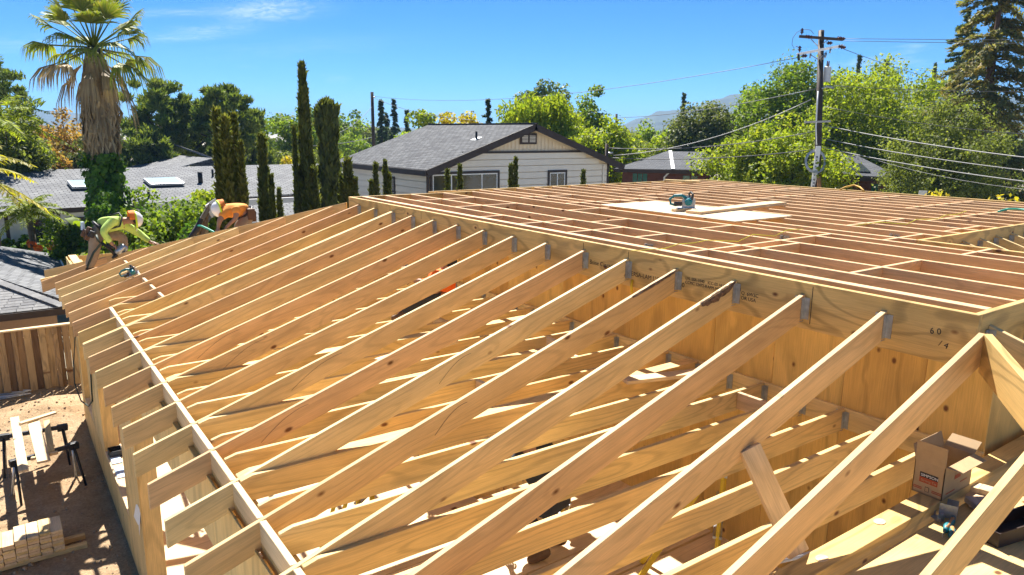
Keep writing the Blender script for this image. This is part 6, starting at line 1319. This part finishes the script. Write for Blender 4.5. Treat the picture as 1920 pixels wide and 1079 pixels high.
def person(label, J, shirt, trousers, sleeves='long', helmet=True, face=None, group='roof carpenters'):
    """J: joint name -> world point; face: direction the head looks"""
    base = J['footR'].copy(); base.z = min(J['footR'].z, J['footL'].z)
    T = thing('person', base, label, 'person', group)
    V, E, Rr = [J['pelvis']], [], [.125]
    sp1 = chain(J, ['waist', 'chest'], [.115, .135], V, E, Rr, 0); nk = chain(J, ['neck'], [.058], V, E, Rr, sp1)
    up = (J['head']-J['neck']).normalized(); fc = face.normalized()
    hd = chain(J, [J['head']-up*.05+fc*.01, J['head']+up*.05], [(.072,.085), (.075,.09)], V, E, Rr, nk)
    chain(J, [J['head']-up*.015+fc*.105], [.012], V, E, Rr, hd-1)              # nose
    chain(J, [J['head']-up*.085+fc*.075], [.026], V, E, Rr, hd-1)              # chin
    for s_ in 'RL':
        wi = chain(J, ['sh'+s_, 'el'+s_, 'wr'+s_], [.062, .046, .030], V, E, Rr, sp1); hand_fingers(V, E, Rr, wi, J['wr'+s_], J['hand'+s_], J['el'+s_], .8)
        chain(J, ['hip'+s_, 'knee'+s_, 'ank'+s_, 'foot'+s_], [.092, .062, .042, .034], V, E, Rr, 0)
    put('body', skin_mesh(V, E, Rr, M['skin']), None, T)
    # shirt
    V, E, Rr = [J['waist'].lerp(J['pelvis'], .55)], [], [.150]; c1 = chain(J, ['waist', 'chest'], [.158, .178], V, E, Rr, 0); chain(J, [J['chest'].lerp(J['neck'], .75)], [.085], V, E, Rr, c1)
    for s_ in 'RL':
        if sleeves == 'long': chain(J, ['sh'+s_, 'el'+s_, J['el'+s_].lerp(J['wr'+s_], .92)], [.088, .070, .050], V, E, Rr, c1)
        elif sleeves == 'short': chain(J, ['sh'+s_, J['sh'+s_].lerp(J['el'+s_], .7)], [.082, .075], V, E, Rr, c1)
        else: chain(J, ['sh'+s_], [.082], V, E, Rr, c1)
    sh_ = put('shirt', skin_mesh(V, E, Rr, M[shirt]), None, T)
    V, E, Rr = [J['pelvis']], [], [.148]; chain(J, [J['pelvis'].lerp(J['waist'], .45)], [.138], V, E, Rr, 0)
    for s_ in 'RL': chain(J, ['hip'+s_, 'knee'+s_, J['ank'+s_]], [.122, .098, .082], V, E, Rr, 0)
    put('trousers', skin_mesh(V, E, Rr, M[trousers]), None, T)
    for s_ in 'RL':
        fd = (J['foot'+s_]-J['ank'+s_]); fd.z = 0; fd = fd.normalized() if fd.length > .02 else Vector((1,0,0)); a = J['ank'+s_]
        put('boot', skin_mesh([a+Vector((0,0,.05)), a-Vector((0,0,.03)), a+fd*.09-Vector((0,0,.05)), a+fd*.18-Vector((0,0,.055)), a-fd*.05-Vector((0,0,.05))], [(0,1), (1,2), (2,3), (1,4)], [.058, .056, .048, .036, .040], M['boot']), None, T)
    side = up.cross(fc).normalized(); fc2 = side.cross(up).normalized(); HM = Matrix(((fc2.x,side.x,up.x,J['head'].x),(fc2.y,side.y,up.y,J['head'].y),(fc2.z,side.z,up.z,J['head'].z),(0,0,0,1)))
    for s_ in (-1, 1):
        bm = bmesh.new(); ell_bm(bm, (.0, .083*s_, -.02), (.018,.010,.032)); from_bm('ear', bm, M['skin'], T, HM, True)
        bm = bmesh.new(); ell_bm(bm, (.092, .032*s_, .004), (.008,.012,.008), u=8, v=6); from_bm('eye', bm, M['ink'], T, HM, True)
    bm = bmesh.new(); box_bm(bm, (.094, 0, -.062), (.012,.045,.007), bev=.002); from_bm('mouth', bm, simple('lips', (.25,.10,.08), .6), T, HM)
    bm = bmesh.new(); ell_bm(bm, (-.018, 0, .035), (.097,.088,.095)); bmesh.ops.bisect_plane(bm, geom=bm.verts[:]+bm.edges[:]+bm.faces[:], plane_co=(0,0,.01), plane_no=(.35,0,1), clear_inner=True); from_bm('hair', bm, M['ink'], T, HM, True)
    if helmet:
        bm = bmesh.new(); ell_bm(bm, (0,0,.035), (.150,.125,.135), u=24, v=16); bmesh.ops.bisect_plane(bm, geom=bm.verts[:]+bm.edges[:]+bm.faces[:], plane_co=(0,0,.04), plane_no=(0,0,1), clear_inner=True); hm = from_bm('helmet', bm, M['helmet'], T, HM, True)
        bm = bmesh.new(); pts = [(.162*math.cos(t)+.01, .137*math.sin(t), .040) for t in [2*math.pi*i/28 for i in range(29)]]; tube_bm(bm, pts, .016, 8, False); from_bm('brim', bm, M['neon'], hm, HM, True)
        bm = bmesh.new(); box_bm(bm, (.165,0,.035), (.09,.14,.008), bev=.003); from_bm('peak', bm, M['helmet'], hm, HM)
        bm = bmesh.new(); rws = []
        for q, (rr, zz) in enumerate(((.152,.045), (.156,.01), (.150,-.03), (.152,-.065))): rws.append([bm.verts.new((rr*math.cos(t)*1.0-.015, rr*.88*math.sin(t)*(1+.04*math.sin(9*t+q)), zz)) for t in [R(75)+R(210)*i/18 for i in range(19)]])
        for a, b in zip(rws, rws[1:]):
            for i in range(18): bm.faces.new((a[i], a[i+1], b[i+1], b[i]))
        from_bm('neck_shade', bm, M['orange_shade'], hm, HM, True)
    return T, HM
def strap(T, pts, mat='black', r_=.014): return tube('strap', pts, r_, M[mat], T, 6)
def belt(T, J, mat='leather', pouches=True, axis=None):
    c = J['pelvis'].lerp(J['waist'], .35); ax = (J['waist']-J['pelvis']).normalized(); a = ax.cross(Vector((0,1,0.1))).normalized(); b = ax.cross(a)
    o = tube('tool_belt', [c+a*.158*math.cos(t)+b*.165*math.sin(t) for t in [2*math.pi*i/20 for i in range(21)]], .026, M['black'], T, 6)
    return o, c, a, b, ax
# worker bending over the far hip, lime shirt
def q1_(x, y, Y): return PY(140+x/6.744, 370+y/6.744, Y)
YW = 12.95
J1 = dict(pelvis=q1_(300,420,YW), waist=q1_(375,355,YW), chest=q1_(520,300,YW), neck=q1_(635,292,YW), head=q1_(735,285,YW), shR=q1_(480,300,YW-.19), elR=q1_(350,440,YW-.30), wrR=q1_(470,590,YW-.30), handR=q1_(520,640,YW-.28),
          shL=q1_(620,345,YW+.18), elL=q1_(810,455,YW+.25), wrL=q1_(965,575,YW+.10), handL=q1_(1060,590,YW+.02), hipR=q1_(265,470,YW-.10), kneeR=q1_(250,690,YW-.16), ankR=q1_(180,900,YW-.12), footR=q1_(250,935,YW-.12),
          hipL=q1_(350,465,YW+.12), kneeL=q1_(620,500,YW+.14), ankL=q1_(610,730,YW+.16), footL=q1_(700,760,YW+.14))
W1, HM1 = person('carpenter in lime shirt and white helmet bending over the roof edge', J1, 'lime_shirt', 'khaki', face=Vector((.75,-.25,-.85)))
for dy in (-.13, .10): strap(W1, [q1_(330,400,YW+dy)+Vector((0,-.02,0)), q1_(450,400,YW+dy-.08), q1_(570,370,YW+dy-.08), q1_(600,260,YW+dy*.8-.06), q1_(560,200,YW+dy*.6), q1_(400,250,YW+dy*.5+.02)], 'black', .016)
belt(W1, J1)
for x, y, dy, s in ((185,425,-.10,.075), (130,460,-.02,.08), (165,505,-.12,.07), (215,470,-.2,.07)):
    c = q1_(x, y, YW+dy); bm = bmesh.new(); box_bm(bm, (0,0,0), (s*1.4,s*1.1,s*1.7), Matrix.Translation(c) @ Matrix.Rotation(R(25), 4, 'Y'), .02); from_bm('tool_pouch', bm, M['leather'] if dy > -.15 else M['black'], W1)
bm = bmesh.new(); c = q1_(100, 350, YW); cyl_bm(bm, c-Vector((0,0,.09)), c+Vector((0,0,.05)), .035, .03, 12); from_bm('water_bottle', bm, M['bluewrap'], W1)
# nail gun held in his right hand
NG = thing('nail_gun', q1_(560,690,YW-.28), 'grey and black nail gun in the bending carpenter\'s right hand', 'nail gun'); ca, cb2 = q1_(530,720,YW-.30), q1_(640,610,YW-.30)
tube('cylinder', [ca, ca.lerp(cb2,.3), ca.lerp(cb2,.85), cb2], [.05,.075,.082,.06], M['galv'], NG, 16); tube('handle', [ca.lerp(cb2,.6)+Vector((0,.0,0)), q1_(490,640,YW-.29), q1_(400,600,YW-.29)], [.03,.024,.026], M['black'], NG, 8); tube('magazine', [ca+Vector((0,0,-.05)), q1_(430,640,YW-.26), q1_(330,570,YW-.26)], [.03,.026,.022], M['black'], NG, 8); tube('nose', [ca, ca+(ca-cb2)*.5], [.035,.018], M['black'], NG, 8)
tag(tube('air_hose', [q1_(275,480,YW-.3), q1_(290,540,YW-.36), q1_(330,590,YW-.34), q1_(240,700,YW-.34), q1_(165,870,YW-.30), q1_(140,1000,YW-.35), q1_(130,1030,YW-.45)], .02, M['dark_cable'], None, 7), 'dark hose hanging from the bending carpenter to the rafters', 'hose')
# kneeling worker, orange shirt
def q2_(x, y, Y): return PY(360+x/10.79, 350+y/10.79, Y)
Y2 = 11.75
J2 = dict(pelvis=q2_(1110,570,Y2), waist=q2_(1010,470,Y2), chest=q2_(850,430,Y2), neck=q2_(690,430,Y2), head=q2_(590,450,Y2), shR=q2_(640,560,Y2-.12), elR=q2_(560,690,Y2-.18), wrR=q2_(530,830,Y2-.20), handR=q2_(530,900,Y2-.22),
          shL=q2_(900,470,Y2-.2), elL=q2_(890,640,Y2-.26), wrL=q2_(760,760,Y2-.26), handL=q2_(690,830,Y2-.26), hipR=q2_(1120,640,Y2+.12), kneeR=q2_(900,850,Y2+.18), ankR=q2_(1180,920,Y2+.22), footR=q2_(1260,930,Y2+.22), hipL=q2_(1130,640,Y2-.10), kneeL=q2_(930,850,Y2-.12), ankL=q2_(1200,930,Y2-.10), footL=q2_(1280,940,Y2-.10))
W2, HM2 = person('carpenter in orange shirt and white helmet kneeling behind the far hip', J2, 'orange_shirt', 'khaki', sleeves='short', face=Vector((-.6,-.45,-.75)))
belt(W2, J2)
for x, y, dy in ((1190,560,-.16), (1215,600,-.02)):
    bm = bmesh.new(); box_bm(bm, (0,0,0), (.13,.12,.20), Matrix.Translation(q2_(x, y, Y2+dy)), .02); from_bm('tool_pouch', bm, M['leather'], W2)
tag(tube('air_hose', [q2_(60,850,12.3), q2_(110,790,12.2), q2_(190,800,12.0), q2_(300,850,11.9), q2_(420,910,11.8), q2_(480,960,11.7)], .018, M['hose_green'], None, 7), 'green air hose beside the kneeling carpenter', 'hose', 'green air hoses')
bm = bmesh.new(); ng2 = q2_(90,880,12.2); tube_bm(bm, [ng2+Vector((.1,0,.2)), ng2, ng2+Vector((-.18,0,-.2))], [.04,.05,.03], 10); tag(from_bm('nail_gun', bm, M['black']), 'black nail gun leaning by the little shed left of the kneeling carpenter', 'nail gun')
# worker inside, orange vest, seated on the ceiling joists
def q3_(x, y, F): return P(740+x/8.99, 480+y/8.99, F)
F3 = 9.2
J3 = dict(pelvis=q3_(700,660,F3), waist=q3_(740,520,F3), chest=q3_(790,340,F3), neck=q3_(860,240,F3), head=q3_(900,165,F3), shR=q3_(700,350,F3-.2), elR=q3_(560,480,F3-.25), wrR=q3_(420,420,F3-.2), handR=q3_(330,420,F3-.18),
          shL=q3_(930,360,F3+.12), elL=q3_(960,560,F3+.1), wrL=q3_(850,640,F3), handL=q3_(780,650,F3-.05), hipR=q3_(640,680,F3-.1), kneeR=q3_(300,760,F3-.15), ankR=q3_(180,980,F3-.1), footR=q3_(90,1000,F3-.1), hipL=q3_(680,690,F3+.1), kneeL=q3_(330,720,F3+.15), ankL=q3_(250,960,F3+.2), footL=q3_(160,980,F3+.2))
W3, HM3 = person('worker in orange vest and dark trousers seen between the rafters', J3, 'vest', 'dark_cloth', sleeves='long', helmet=False, face=Vector((-.8,-.2,-.4)), group=None)
bm = bmesh.new(); ell_bm(bm, (0,0,.03), (.115,.10,.11), u=20, v=14); bmesh.ops.bisect_plane(bm, geom=bm.verts[:]+bm.edges[:]+bm.faces[:], plane_co=(0,0,.03), plane_no=(0,0,1), clear_inner=True); from_bm('cap', bm, M['dark_cloth'], W3, HM3, True)

# worker crouching on the scaffold planks, mostly hidden by the joists
def c4(x, y, z): return Vector((-.78+x, 3.15+y, ZS+z))
J4 = dict(pelvis=c4(.15,.15,.50), waist=c4(.10,.25,.72), chest=c4(.02,.36,.98), neck=c4(-.03,.42,1.16), head=c4(-.06,.46,1.30), shR=c4(-.16,.30,1.02), elR=c4(-.26,.40,.80), wrR=c4(-.20,.60,.72), handR=c4(-.16,.68,.72), shL=c4(.20,.40,1.02), elL=c4(.26,.55,.82), wrL=c4(.14,.68,.74), handL=c4(.10,.76,.74),
          hipR=c4(.02,.10,.50), kneeR=c4(-.12,.42,.55), ankR=c4(-.05,.05,.10), footR=c4(-.20,.08,.03), hipL=c4(.25,.16,.50), kneeL=c4(.20,.50,.48), ankL=c4(.25,.14,.10), footL=c4(.18,.30,.03))
W4, HM4 = person('worker in dark trousers crouching on the scaffold under the joists', J4, 'dark_cloth', 'dark_cloth', helmet=False, face=Vector((-.3,.9,-.2)), group=None)
